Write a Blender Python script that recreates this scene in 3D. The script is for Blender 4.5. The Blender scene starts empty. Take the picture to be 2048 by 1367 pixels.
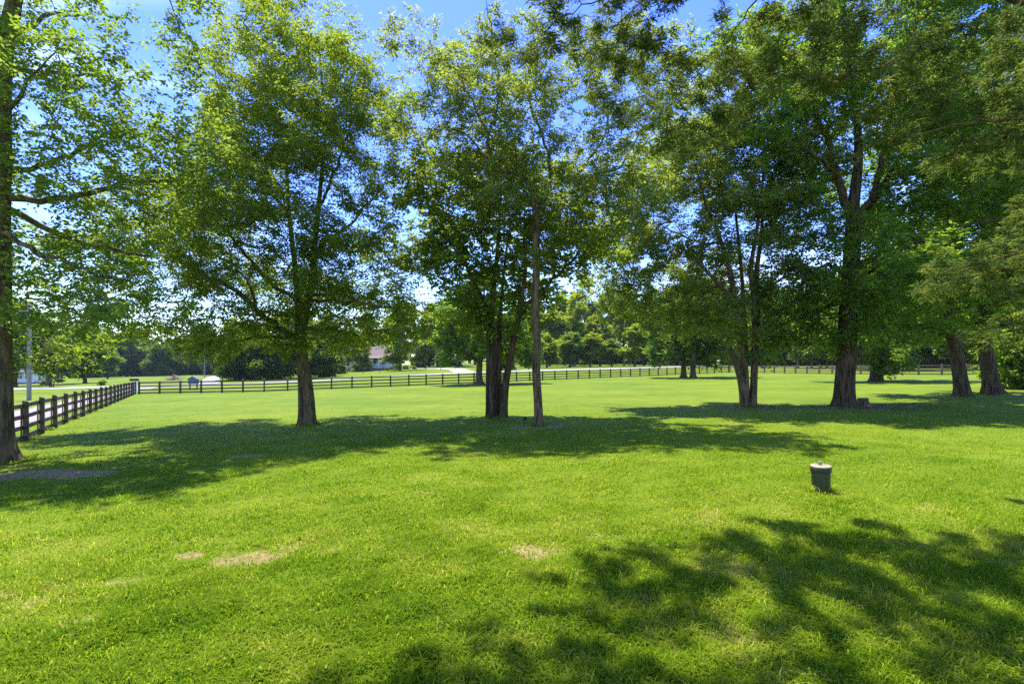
import bpy, math, random
import numpy as np
from mathutils import Vector, kdtree
R = math.radians
SC = bpy.context.scene
COL = SC.collection

# ------------------------------------------------------------------ camera, sky, sun, exposure
CAMZ = 2.38
cam = bpy.data.objects.new('camera', bpy.data.cameras.new('camera')); COL.objects.link(cam)
cam.location = (0, 0, CAMZ); cam.rotation_euler = (R(90), 0, 0)
cam.data.lens = 18; cam.data.sensor_width = 36; cam.data.shift_y = 0.0252
cam.data.clip_start = 0.05; cam.data.clip_end = 3000
SC.camera = cam
SUN_EL, SUN_AZ = R(70), R(-28)          # azimuth from +Y, negative to the left
sdir = Vector((math.sin(SUN_AZ)*math.cos(SUN_EL), math.cos(SUN_AZ)*math.cos(SUN_EL), math.sin(SUN_EL)))
W = bpy.data.worlds.new('World'); SC.world = W; W.use_nodes = True
wn, wl = W.node_tree.nodes, W.node_tree.links
bg = wn['Background']; bg.inputs['Strength'].default_value = 0.15
sky = wn.new('ShaderNodeTexSky'); sky.sky_type = 'NISHITA'; sky.sun_disc = False
sky.sun_elevation = SUN_EL; sky.sun_rotation = SUN_AZ
sky.air_density = 1.0; sky.dust_density = 0.2; sky.ozone_density = 3.0
hsv = wn.new('ShaderNodeHueSaturation'); hsv.inputs['Hue'].default_value = .53; hsv.inputs['Saturation'].default_value = 1.32; hsv.inputs['Value'].default_value = .92
wl.new(sky.outputs[0], hsv.inputs['Color'])
# thin cirrus
tc = wn.new('ShaderNodeTexCoord'); mp = wn.new('ShaderNodeMapping'); mp.inputs['Scale'].default_value = (1.2, 2.0, 6.0); mp.inputs['Rotation'].default_value = (0.1, 0.25, 0.4)
nz = wn.new('ShaderNodeTexNoise'); nz.inputs['Scale'].default_value = 1.6; nz.inputs['Detail'].default_value = 6; nz.inputs['Distortion'].default_value = 0.6
rp = wn.new('ShaderNodeValToRGB'); rp.color_ramp.elements[0].position = 0.54; rp.color_ramp.elements[1].position = 0.85
rp.color_ramp.elements[0].color = (0, 0, 0, 1); rp.color_ramp.elements[1].color = (.5, .5, .5, 1)
mx = wn.new('ShaderNodeMix'); mx.data_type = 'RGBA'; mx.inputs[7].default_value = (5.0, 5.8, 7.4, 1)
wl.new(tc.outputs['Generated'], mp.inputs[0]); wl.new(mp.outputs[0], nz.inputs['Vector']); wl.new(nz.outputs[0], rp.inputs[0])
wl.new(rp.outputs[0], mx.inputs[0]); wl.new(hsv.outputs[0], mx.inputs[6]); wl.new(mx.outputs[2], bg.inputs['Color'])
sun = bpy.data.objects.new('sun', bpy.data.lights.new('sun', 'SUN')); COL.objects.link(sun)
sun.data.energy = 2.9; sun.data.angle = R(0.5); sun.data.color = (1.0, 0.95, 0.85)
sun.rotation_euler = sdir.to_track_quat('Z', 'Y').to_euler(); sun.location = (0, 0, 60)
vs = SC.view_settings; vs.view_transform = 'Standard'; vs.look = 'None'; vs.gamma = 1; vs.exposure = 1.88
SC.cycles.max_bounces = 12; SC.cycles.diffuse_bounces = 7; SC.cycles.transmission_bounces = 8; SC.cycles.glossy_bounces = 2
SC.cycles.use_denoising = False; SC.cycles.use_adaptive_sampling = False; SC.cycles.sample_clamp_indirect = 4; SC.cycles.sample_clamp_direct = 12

# ------------------------------------------------------------------ helpers
rng = np.random.default_rng(11)
random.seed(5)

def sstep(a, b, x):
    t = np.clip((np.asarray(x, float)-a)/(b-a), 0, 1); return t*t*(3-2*t)
def fence_y(x):
    return 57.5 + np.clip((np.asarray(x, float)+28)/1.47, 0, 52)
def ground(x, y):
    x = np.asarray(x, float); y = np.asarray(y, float)
    z = .0203*x + .0044*y
    d = (y-fence_y(x))*.83
    right = sstep(46, 58, x)
    R1 = (.45 + .85*sstep(-45, 0, x))*(1-right*.7)
    z = z + R1*sstep(0, 20, d)
    sl = .004 + .020*sstep(-110, -50, x)*(1-.6*sstep(-20, 40, x))
    z = z + sl*np.clip(d-20, 0, 180)
    f = sstep(55, 35, np.hypot(x, y))
    return z + f*(.022*np.sin(x*.9+y*.35)+.018*np.sin(y*1.1-x*.42+1)+.012*np.sin(x*2.3+1.7*y))
def gz(x, y): return float(ground(x, y))
def W3(px, py, Y, dy=0.0):
    """photo direction -> point in the place at depth Y (+dy towards the back, same size)"""
    return np.array([(px-1024)/1024*Y, Y+dy, CAMZ-(py-735)/1024*Y])

def mesh_obj(name, V, F, m, parent=None, loc=(0, 0, 0), tint=None, smooth=False):
    me = bpy.data.meshes.new(name)
    if isinstance(F, np.ndarray):
        n, k = F.shape
        me.vertices.add(len(V)); me.vertices.foreach_set('co', np.ascontiguousarray(V, np.float32).ravel())
        me.loops.add(n*k); me.loops.foreach_set('vertex_index', F.astype(np.int32).ravel())
        me.polygons.add(n); me.polygons.foreach_set('loop_start', np.arange(0, n*k, k, dtype=np.int32))
        me.update(calc_edges=True)
    else:
        me.from_pydata([tuple(map(float, v)) for v in V], [], F); me.update()
    if tint is not None:
        a = me.attributes.new('tint', 'FLOAT', 'FACE'); a.data.foreach_set('value', np.ascontiguousarray(tint, np.float32))
    if smooth: me.polygons.foreach_set('use_smooth', [True]*len(me.polygons))
    me.materials.append(m)
    o = bpy.data.objects.new(name, me); COL.objects.link(o); o.location = loc
    if parent: o.parent = parent
    return o
def thing(name, label, cat, loc, group=None):
    o = bpy.data.objects.new(name, None); COL.objects.link(o); o.location = loc; o.empty_display_size = .2
    return tag(o, label, cat, group)
def tag(o, label=None, cat=None, group=None, kind=None):
    for k, v in (('label', label), ('category', cat), ('group', group), ('kind', kind)):
        if v: o[k] = v
    return o
def dup(root, loc, rotz=0, scale=(1, 1, 1), label=None, group=None, cat=None):
    r = root.copy(); COL.objects.link(r); r.location = loc; r.rotation_euler = (0, 0, rotz); r.scale = scale
    if label: r['label'] = label
    if group: r['group'] = group
    if cat: r['category'] = cat
    for ch in root.children:
        c = ch.copy(); COL.objects.link(c); c.parent = r
        for g in ch.children:
            d = g.copy(); COL.objects.link(d); d.parent = c
    return r

class MB:
    def __init__(s): s.V = []; s.F = []
    def add(s, V, F):
        n = len(s.V); s.V += [tuple(map(float, v)) for v in V]; s.F += [tuple(i+n for i in f) for f in F]; return s
    def box(s, c, sz, rz=0, ax=None):
        hx, hy, hz = sz[0]/2, sz[1]/2, sz[2]/2; cr, sr = math.cos(rz), math.sin(rz)
        V = []
        for z in (-hz, hz):
            for x, y in ((-hx, -hy), (hx, -hy), (hx, hy), (-hx, hy)):
                V.append((c[0]+x*cr-y*sr, c[1]+x*sr+y*cr, c[2]+z))
        return s.add(V, [(3, 2, 1, 0), (4, 5, 6, 7), (0, 1, 5, 4), (1, 2, 6, 5), (2, 3, 7, 6), (3, 0, 4, 7)])
    def beam(s, p, q, w, h):
        """box along p->q, w horizontal thickness, h vertical height"""
        p, q = np.array(p, float), np.array(q, float); d = q-p; n = np.array([-d[1], d[0], 0]); n /= (np.linalg.norm(n) or 1)
        V = []
        for e in (p, q):
            for a, b in ((-1, -1), (1, -1), (1, 1), (-1, 1)): V.append(e+n*a*w/2+np.array([0, 0, b*h/2]))
        return s.add(V, [(0, 1, 2, 3), (7, 6, 5, 4), (0, 4, 5, 1), (1, 5, 6, 2), (2, 6, 7, 3), (3, 7, 4, 0)])
    def tube(s, pts, rad, n=8, cap=True, lobes=None):
        V, F = tube(pts, rad, n, cap, lobes); return s.add(V, F)
    def lathe(s, prof, n=24, c=(0, 0, 0), sq=(1, 1)):
        V = []; F = []
        for r, z in prof:
            for k in range(n):
                a = 2*math.pi*k/n; V.append((c[0]+r*sq[0]*math.cos(a), c[1]+r*sq[1]*math.sin(a), c[2]+z))
        for i in range(len(prof)-1):
            for k in range(n): F.append((i*n+k, i*n+(k+1) % n, (i+1)*n+(k+1) % n, (i+1)*n+k))
        F.append(tuple(range(n-1, -1, -1))); F.append(tuple((len(prof)-1)*n+k for k in range(n)))
        return s.add(V, F)
    def build(s, name, m, parent=None, loc=(0, 0, 0), smooth=False):
        return mesh_obj(name, s.V, s.F, m, parent, loc, smooth=smooth)

def tube(pts, rad, n=6, cap=True, lobes=None):
    pts = np.asarray(pts, float); K = len(pts)
    T = np.gradient(pts, axis=0); T /= np.maximum(np.linalg.norm(T, axis=1, keepdims=True), 1e-9)
    a = np.array([1, 0, 0]) if abs(T[0][0]) < .8 else np.array([0, 1, 0])
    V = []; ang = np.arange(n)*2*math.pi/n
    for i in range(K):
        u = a-T[i]*np.dot(a, T[i]); u /= np.linalg.norm(u); v = np.cross(T[i], u); a = u
        r = rad[i]
        if lobes is not None: r = r*(1+lobes[i]*(.6*np.sin(ang*3+1.1)+.55*np.sin(ang*5+.4)+.3*np.sin(ang*2)))
        else: r = np.full(n, r)
        V.append(pts[i]+(np.cos(ang)*r)[:, None]*u+(np.sin(ang)*r)[:, None]*v)
    V = np.concatenate(V); F = []
    for i in range(K-1):
        for k in range(n): F.append((i*n+k, i*n+(k+1) % n, (i+1)*n+(k+1) % n, (i+1)*n+k))
    if cap: F.append(tuple((K-1)*n+k for k in range(n)))
    return V, F

# ------------------------------------------------------------------ materials
def mat(name):
    m = bpy.data.materials.new(name); m.use_nodes = True
    nt = m.node_tree; return m, nt, nt.nodes, nt.links, nt.nodes['Principled BSDF']
def ramp(N, stops):
    r = N.new('ShaderNodeValToRGB'); e = r.color_ramp.elements
    while len(e) < len(stops): e.new(.5)
    for el, (p, c) in zip(e, stops): el.position = p; el.color = (*c, 1)
    return r
def noise(N, L, scale, detail=4, vec=None, rough=.5, stretch=None, coord='Object'):
    n = N.new('ShaderNodeTexNoise'); n.inputs['Scale'].default_value = scale; n.inputs['Detail'].default_value = detail; n.inputs['Roughness'].default_value = rough
    if vec is None: vec = N.new('ShaderNodeTexCoord').outputs[coord]
    if stretch:
        mp = N.new('ShaderNodeMapping'); mp.inputs['Scale'].default_value = stretch; L.new(vec, mp.inputs[0]); vec = mp.outputs[0]
    L.new(vec, n.inputs['Vector']); return n
def bump(N, L, h, bs, strength=.5, dist=.02):
    b = N.new('ShaderNodeBump'); b.inputs['Strength'].default_value = strength; b.inputs['Distance'].default_value = dist
    L.new(h, b.inputs['Height']); L.new(b.outputs[0], bs.inputs['Normal']); return b
def basic(name, c1, c2, scale=6, rough=.8, stretch=None, bmp=.3, dist=.01, detail=5, spec=.3):
    m, nt, N, L, bs = mat(name)
    n = noise(N, L, scale, detail, stretch=stretch, rough=.6)
    r = ramp(N, [(.3, c1), (.7, c2)]); L.new(n.outputs[0], r.inputs[0]); L.new(r.outputs[0], bs.inputs['Base Color'])
    bs.inputs['Roughness'].default_value = rough; bs.inputs['Specular IOR Level'].default_value = spec
    if bmp: bump(N, L, n.outputs[0], bs, bmp, dist)
    return m
def leaf_mat(name, dark, mid, light, trans=.58, tcol=1.25, rough=.55, spec=.08):
    m, nt, N, L, bs = mat(name)
    a = N.new('ShaderNodeAttribute'); a.attribute_name = 'tint'
    r = ramp(N, [(0, dark), (.5, mid), (1, light)]); L.new(a.outputs['Fac'], r.inputs[0])
    L.new(r.outputs[0], bs.inputs['Base Color']); bs.inputs['Roughness'].default_value = rough; bs.inputs['Specular IOR Level'].default_value = spec
    t = N.new('ShaderNodeBsdfTranslucent'); h = N.new('ShaderNodeHueSaturation')
    h.inputs['Hue'].default_value = .485; h.inputs['Saturation'].default_value = 1.1; h.inputs['Value'].default_value = 1.7*tcol
    L.new(r.outputs[0], h.inputs['Color']); L.new(h.outputs[0], t.inputs['Color'])
    mxs = N.new('ShaderNodeMixShader'); mxs.inputs[0].default_value = trans
    L.new(bs.outputs[0], mxs.inputs[1]); L.new(t.outputs[0], mxs.inputs[2]); L.new(mxs.outputs[0], N['Material Output'].inputs['Surface'])
    return m
def bark_mat(name, c1, c2, moss=None, scale=9):
    m, nt, N, L, bs = mat(name)
    n = noise(N, L, scale, 6, stretch=(1, 1, .16), rough=.65)
    n2 = noise(N, L, 1.3, 3)
    n3 = noise(N, L, scale*3.5, 4, stretch=(1, 1, .35), rough=.7)
    r = ramp(N, [(.40, c1), (.60, c2)]); L.new(n.outputs[0], r.inputs[0]); col = r.outputs[0]
    if moss:
        q = ramp(N, [(.5, (0, 0, 0)), (.68, (.7, .7, .7))]); L.new(n2.outputs[0], q.inputs[0])
        mm = N.new('ShaderNodeMix'); mm.data_type = 'RGBA'; mm.inputs[7].default_value = (*moss, 1)
        L.new(q.outputs[0], mm.inputs[0]); L.new(col, mm.inputs[6]); col = mm.outputs[2]
    L.new(col, bs.inputs['Base Color']); bs.inputs['Roughness'].default_value = .95; bs.inputs['Specular IOR Level'].default_value = .15
    ad = N.new('ShaderNodeMath'); ad.operation = 'MULTIPLY_ADD'; ad.inputs[1].default_value = .35
    L.new(n3.outputs[0], ad.inputs[0]); L.new(n.outputs[0], ad.inputs[2])
    bump(N, L, ad.outputs[0], bs, 1.0, .06)
    return m

def lawn_colour(N, L):
    """turf tone from place (shared by soil-level sheet and blades)"""
    g = N.new('ShaderNodeNewGeometry').outputs['Position']
    a = noise(N, L, .13, 3, vec=g); b = noise(N, L, .9, 4, vec=g, rough=.6)
    s = N.new('ShaderNodeMath'); s.operation = 'MULTIPLY_ADD'; s.inputs[1].default_value = .55
    L.new(a.outputs[0], s.inputs[0])
    k = N.new('ShaderNodeMath'); k.operation = 'MULTIPLY'; k.inputs[1].default_value = .45; L.new(b.outputs[0], k.inputs[0]); L.new(k.outputs[0], s.inputs[2])
    return s.outputs[0], g
def M_lawn():
    m, nt, N, L, bs = mat('lawn')
    t, g = lawn_colour(N, L)
    fine = noise(N, L, 14, 5, vec=g, rough=.75)
    mow = noise(N, L, .5, 2, vec=g, stretch=(.12, 1, 1))
    ad = N.new('ShaderNodeMath'); ad.operation = 'MULTIPLY_ADD'; ad.inputs[1].default_value = .45; L.new(fine.outputs[0], ad.inputs[0]); L.new(t, ad.inputs[2])
    ad2 = N.new('ShaderNodeMath'); ad2.operation = 'MULTIPLY_ADD'; ad2.inputs[1].default_value = .2; L.new(mow.outputs[0], ad2.inputs[0]); L.new(ad.outputs[0], ad2.inputs[2])
    r = ramp(N, [(.55, (.062, .112, .004)), (.80, (.111, .170, .006)), (1.0, (.172, .212, .014))]); L.new(ad2.outputs[0], r.inputs[0])
    a = N.new('ShaderNodeAttribute'); a.attribute_name = 'soil'
    dn = noise(N, L, 7.0, 6, vec=g, rough=.75)
    s = N.new('ShaderNodeMath'); s.operation = 'MULTIPLY_ADD'; s.inputs[1].default_value = 1.1; s.inputs[2].default_value = -.55; L.new(dn.outputs[0], s.inputs[0])
    q = N.new('ShaderNodeMath'); q.operation = 'ADD'; L.new(a.outputs['Fac'], q.inputs[0]); L.new(s.outputs[0], q.inputs[1])
    sr = ramp(N, [(.42, (0, 0, 0)), (.66, (1, 1, 1))]); L.new(q.outputs[0], sr.inputs[0])
    dc = noise(N, L, 9, 6, vec=g, rough=.7); dr = ramp(N, [(.3, (.15, .108, .042)), (.7, (.36, .265, .118))]); L.new(dc.outputs[0], dr.inputs[0])
    mm = N.new('ShaderNodeMix'); mm.data_type = 'RGBA'; L.new(sr.outputs[0], mm.inputs[0]); L.new(r.outputs[0], mm.inputs[6]); L.new(dr.outputs[0], mm.inputs[7])
    L.new(mm.outputs[2], bs.inputs['Base Color']); bs.inputs['Roughness'].default_value = .9; bs.inputs['Specular IOR Level'].default_value = .1
    bump(N, L, fine.outputs[0], bs, .7, .05)
    return m
def M_blades():
    m, nt, N, L, bs = mat('grass_blades')
    t, g = lawn_colour(N, L)
    a = N.new('ShaderNodeAttribute'); a.attribute_name = 'tint'
    ad = N.new('ShaderNodeMath'); ad.operation = 'MULTIPLY_ADD'; ad.inputs[1].default_value = .42; L.new(a.outputs['Fac'], ad.inputs[0]); L.new(t, ad.inputs[2])
    r = ramp(N, [(.40, (.082, .158, .006)), (.66, (.164, .254, .009)), (.88, (.30, .34, .03)), (1.0, (.40, .33, .11))]); L.new(ad.outputs[0], r.inputs[0])
    L.new(r.outputs[0], bs.inputs['Base Color']); bs.inputs['Roughness'].default_value = .7; bs.inputs['Specular IOR Level'].default_value = .03
    tr = N.new('ShaderNodeBsdfTranslucent'); h = N.new('ShaderNodeHueSaturation'); h.inputs['Value'].default_value = 1.8; L.new(r.outputs[0], h.inputs['Color']); L.new(h.outputs[0], tr.inputs['Color'])
    ms = N.new('ShaderNodeMixShader'); ms.inputs[0].default_value = .5; L.new(bs.outputs[0], ms.inputs[1]); L.new(tr.outputs[0], ms.inputs[2]); L.new(ms.outputs[0], N['Material Output'].inputs['Surface'])
    return m

LAWN = M_lawn(); BLADE = M_blades()
BARK_A = bark_mat('bark_grey_brown', (.048, .033, .016), (.19, .132, .062), (.09, .088, .028))
BARK_B = bark_mat('bark_dark', (.026, .018, .009), (.115, .080, .040), (.056, .058, .018))
BARK_C = bark_mat('bark_flaky', (.044, .028, .014), (.21, .14, .065), (.11, .10, .04), scale=12)
BARK_D = bark_mat('bark_pale', (.12, .10, .08), (.32, .28, .23))
LEAF_A = leaf_mat('leaf_yellow_green', (.080, .125, .016), (.140, .200, .026), (.23, .285, .058))
LEAF_B = leaf_mat('leaf_mid_green', (.066, .118, .016), (.115, .185, .026), (.19, .26, .054))
LEAF_C = leaf_mat('leaf_oak_green', (.066, .124, .016), (.118, .198, .027), (.195, .27, .052))
LEAF_D = leaf_mat('leaf_olive', (.088, .128, .022), (.150, .198, .036), (.24, .29, .072))
LEAF_E = leaf_mat('cedar_foliage', (.042, .076, .014), (.085, .128, .024), (.17, .19, .048), trans=.42)
LEAF_F = leaf_mat('leaf_far_dark', (.048, .088, .016), (.080, .132, .022), (.13, .19, .036))
LEAF_G = leaf_mat('leaf_bright', (.10, .150, .015), (.18, .24, .026), (.27, .33, .05))
WOOD = basic('fence_wood_dark', (.045, .031, .016), (.145, .102, .056), 5, .85, (6, 6, .6), .4)
WOODB = basic('fence_board', (.06, .042, .026), (.165, .118, .072), 4, .85, (1.2, 1.2, 14), .4)
WOODR = basic('fence_wood_sunlit', (.13, .078, .044), (.25, .155, .09), 4, .85, (1.2, 1.2, 12), .4)  # same fence wood, with the sun on its face put into the colour
ASPH = basic('asphalt', (.20, .19, .18), (.34, .32, .29), 3, .9, None, .2)
DRIVE = basic('driveway_gravel', (.20, .17, .135), (.33, .29, .235), 4, .95, None, .4)
CONC = basic('pale_concrete', (.40, .37, .31), (.55, .51, .44), 3, .9)
POLEW = basic('pole_wood', (.17, .155, .13), (.36, .33, .28), 5, .9, (5, 5, .4), .3)
WHITE = basic('white_paint', (.62, .64, .66), (.80, .81, .82), 3, .6, None, .05)
ROOF = basic('roof_shingle', (.13, .095, .08), (.22, .165, .14), 8, .9, (1, 1, 4), .4)
ROOFG = basic('roof_grey', (.08, .08, .085), (.17, .17, .18), 8, .9)
GLASS = basic('window_glass', (.012, .015, .02), (.03, .04, .05), 2, .08, None, 0, spec=.6)
STONE = basic('foundation_block', (.16, .15, .14), (.30, .28, .26), 5, .9)
BLUE = basic('blue_grey_paint', (.07, .11, .17), (.12, .17, .24), 4, .6, None, .1)
BLACK = basic('black_plastic', (.006, .006, .006), (.018, .018, .018), 8, .4, None, .05)
GREENP = basic('green_plastic', (.026, .034, .010), (.058, .068, .022), 7, .5, (1, 1, .4), .15)
LIDP = basic('weathered_lid', (.22, .19, .115), (.36, .31, .20), 14, .7, None, .15)
WIRE = basic('wire', (.02, .02, .02), (.04, .04, .04), 3, .6, None, 0)
LITTER = basic('leaf_litter', (.10, .06, .03), (.24, .15, .08), 8, .9, None, .3)
CUTWOOD = basic('log_bark', (.045, .03, .02), (.14, .10, .065), 9, .95, (1, 1, 1), .6)

# ------------------------------------------------------------------ ground
SOIL = [  # x, y, rx, ry, strength : bare patches
    (-11.3, 12.2, 1.7, .5, 1.1), (-14.0, 11.9, 2.4, .7, 1.1), (-7.4, 14.3, .8, .2, .85), (-9.0, 14.4, 1.2, .14, .5), (1.15, 19.6, 1.3, .6, 1.0), (-9.0, 21.9, .9, .45, .7), (-.8, 23.0, 1.0, .5, .6),
    (16.7, 25.2, 1.6, .8, .8), (26.6, 29.8, 1.4, .7, .7), (29.9, 31.2, 1.5, .8, .7), (-14.2, 13.9, 1.2, .8, .7), (17.2, 24.6, 2.4, 1.2, .7), (12.3, 26.3, 1.6, .6, .55),
    (-3.45, 6.6, .46, .40, .95), (-4.2, 6.7, .3, .16, .62), (-3.1, 6.95, .35, .2, .7), (.35, 6.45, .42, .34, .95), (-4.45, 5.9, .35, .16, .62), (-4.0, 5.8, .2, .16, .62), (-4.15, 4.95, .3, .3, .6), (-5.1, 5.4, .3, .3, .5), (-2.04, 4.32, .16, .14, .8),
    (-1.55, 9.7, .6, .3, .45), (-.8, 7.9, .7, .3, .42), (2.6, 7.7, .8, .3, .42), (-2.3, 6.7, .5, .3, .45), (6.3, 7.9, .5, .2, .5), (1.0, 7.0, .6, .3, .45)]
def smooth_noise(x, y, s, seed):
    r = np.random.default_rng(seed); out = 0
    for i in range(7):
        a = r.uniform(0, 6.28); k = s*r.uniform(.6, 2.0); out = out+np.sin(k*(x*math.cos(a)+y*math.sin(a))+r.uniform(0, 6.28))
    return out/7
def soil(x, y):
    s = np.zeros(np.broadcast(x, y).shape)
    for cx, cy, rx, ry, k in SOIL: s = np.maximum(s, k*np.exp(-(((x-cx)/rx)**2+((y-cy)/ry)**2)*.75))
    return s*(1.0+.75*smooth_noise(x, y, 3.6, 3)+.55*smooth_noise(x, y, 9, 4))
def spaced(segs):
    out = []
    for a, b, n in segs: out += list(np.linspace(a, b, n, endpoint=False))
    return np.array(out+[segs[-1][1]])
gx = spaced([(-900, -240, 14), (-240, -120, 30), (-120, -22, 98), (-22, 22, 300), (22, 120, 98), (120, 240, 30), (240, 900, 14)])
gy = spaced([(-120, -10, 12), (-10, 3, 14), (3, 30, 190), (30, 150, 120), (150, 300, 40), (300, 1500, 20)])
GX, GY = np.meshgrid(gx, gy); GV = np.stack([GX, GY, ground(GX, GY)], -1).reshape(-1, 3)
nx, ny = len(gx), len(gy); ii = (np.arange(ny-1)[:, None]*nx+np.arange(nx-1)[None]).ravel()
lawn = mesh_obj('lawn', GV, np.stack([ii, ii+1, ii+nx+1, ii+nx], 1), LAWN, smooth=True); tag(lawn, kind='structure')
a = lawn.data.attributes.new('soil', 'FLOAT', 'POINT'); a.data.foreach_set('value', soil(GV[:, 0], GV[:, 1]).astype(np.float32))

def strip(name, pts, w, m, lift=.05):
    pts = np.array(pts, float)
    seg = np.linalg.norm(np.diff(pts, axis=0), axis=1); s = np.concatenate([[0], np.cumsum(seg)]); t = np.arange(0, s[-1], 1.5)
    x = np.interp(t, s, pts[:, 0]); y = np.interp(t, s, pts[:, 1])
    for _ in range(6): x[1:-1] = (x[:-2]+2*x[1:-1]+x[2:])/4; y[1:-1] = (y[:-2]+2*y[1:-1]+y[2:])/4
    tx, ty = np.gradient(x), np.gradient(y); l = np.hypot(tx, ty); n = np.stack([-ty/l, tx/l], 1)
    K = 7; V = []
    for j in range(K):
        e = (j/(K-1)-.5)*w + (.12*np.sin(t*.7+j)+.08*np.sin(t*1.9) if j in (0, K-1) else 0)
        X = x+n[:, 0]*e; Y = y+n[:, 1]*e; V.append(np.stack([X, Y, ground(X, Y)+lift-(.04 if j in (0, K-1) else 0)], 1))
    V = np.stack(V, 1).reshape(-1, 3); q = (np.arange(len(t)-1)[:, None]*K+np.arange(K-1)[None]).ravel()
    o = mesh_obj(name, V, np.stack([q, q+1, q+K+1, q+K], 1), m, smooth=True); return tag(o, kind='structure')
strip('road', [(-260, 77), (-40, 77), (-36, 77.3), (34, 122), (87, 158), (200, 235)], 6.5, ASPH)
strip('driveway', [(-5, -6), (-22.5, 20), (-33, 37), (-47.5, 61), (-54, 77)], 3.4, DRIVE, .035)
strip('side_road', [(-47.5, 80), (-60, 102), (-97, 170), (-120, 215)], 3.0, ASPH)
strip('house_driveway', [(-9, 98), (-14, 128), (-22, 143), (-33, 147)], 4.0, CONC, .06)

# ------------------------------------------------------------------ trees
def catmull(P, step):
    P = np.array(P, float); Q = np.vstack([2*P[0]-P[1], P, 2*P[-1]-P[-2]]); out = []
    for i in range(1, len(Q)-2):
        n = max(1, int(round(np.linalg.norm(Q[i+1][:3]-Q[i][:3])/step)))
        for k in range(n):
            t = k/n; p0, p1, p2, p3 = Q[i-1], Q[i], Q[i+1], Q[i+2]
            out.append(.5*(2*p1+(p2-p0)*t+(2*p0-5*p1+4*p2-p3)*t*t+(3*p1-p0-3*p2+p3)*t**3))
    out.append(P[-1]); return np.array(out)

def leaf_cloud(pos, dirs, n, length, width, droop, spread, r, K=7, flat=.8):
    """n leaves set alternately along thin sprays growing from the twig ends"""
    S = max(1, n//K); idx = r.integers(0, len(pos), S)
    d = dirs[idx]*.5+r.normal(0, .6, (S, 3)); d[:, 2] = d[:, 2]*.6+.05; d /= np.linalg.norm(d, axis=1, keepdims=True)
    base = pos[idx]+r.normal(0, spread*.3, (S, 3)); L = spread*r.uniform(.6, 1.3, S)
    t = (np.arange(K)+.6)/K
    P = base[:, None]+d[:, None]*(L[:, None]*t)[..., None]
    side = np.cross(d, np.array([0, 0, 1.])); side /= np.maximum(np.linalg.norm(side, axis=1, keepdims=True), 1e-6)
    sg = np.where(np.arange(K) % 2, 1., -1.)
    A = d[:, None]*.55+side[:, None]*(sg*.8)[None, :, None]+r.normal(0, .32, (S, K, 3)); A[..., 2] -= droop
    A /= np.linalg.norm(A, axis=2, keepdims=True)
    Nn = r.normal(0, 1-flat+.25, (S, K, 3)); Nn[..., 2] += flat
    Wv = np.cross(A, Nn); Wv /= np.maximum(np.linalg.norm(Wv, axis=2, keepdims=True), 1e-6)
    ln = length*r.uniform(.5, 1.4, (S, K))[..., None]; wd = width*r.uniform(.7, 1.2, (S, K))[..., None]
    Nf = np.cross(Wv, A)*(ln*.08)
    v0 = P; v1 = P+A*ln*.45+Wv*wd*.5+Nf; v2 = P+A*ln; v3 = P+A*ln*.45-Wv*wd*.5+Nf
    V = np.stack([v0, v1, v2, v3], 2).reshape(-1, 3); F = np.arange(len(V)).reshape(-1, 4)
    tint = (r.normal(.45, .16, S)[:, None]+r.normal(0, .16, (S, K))).ravel()
    return V, F, np.clip(tint, 0, 1)

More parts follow.
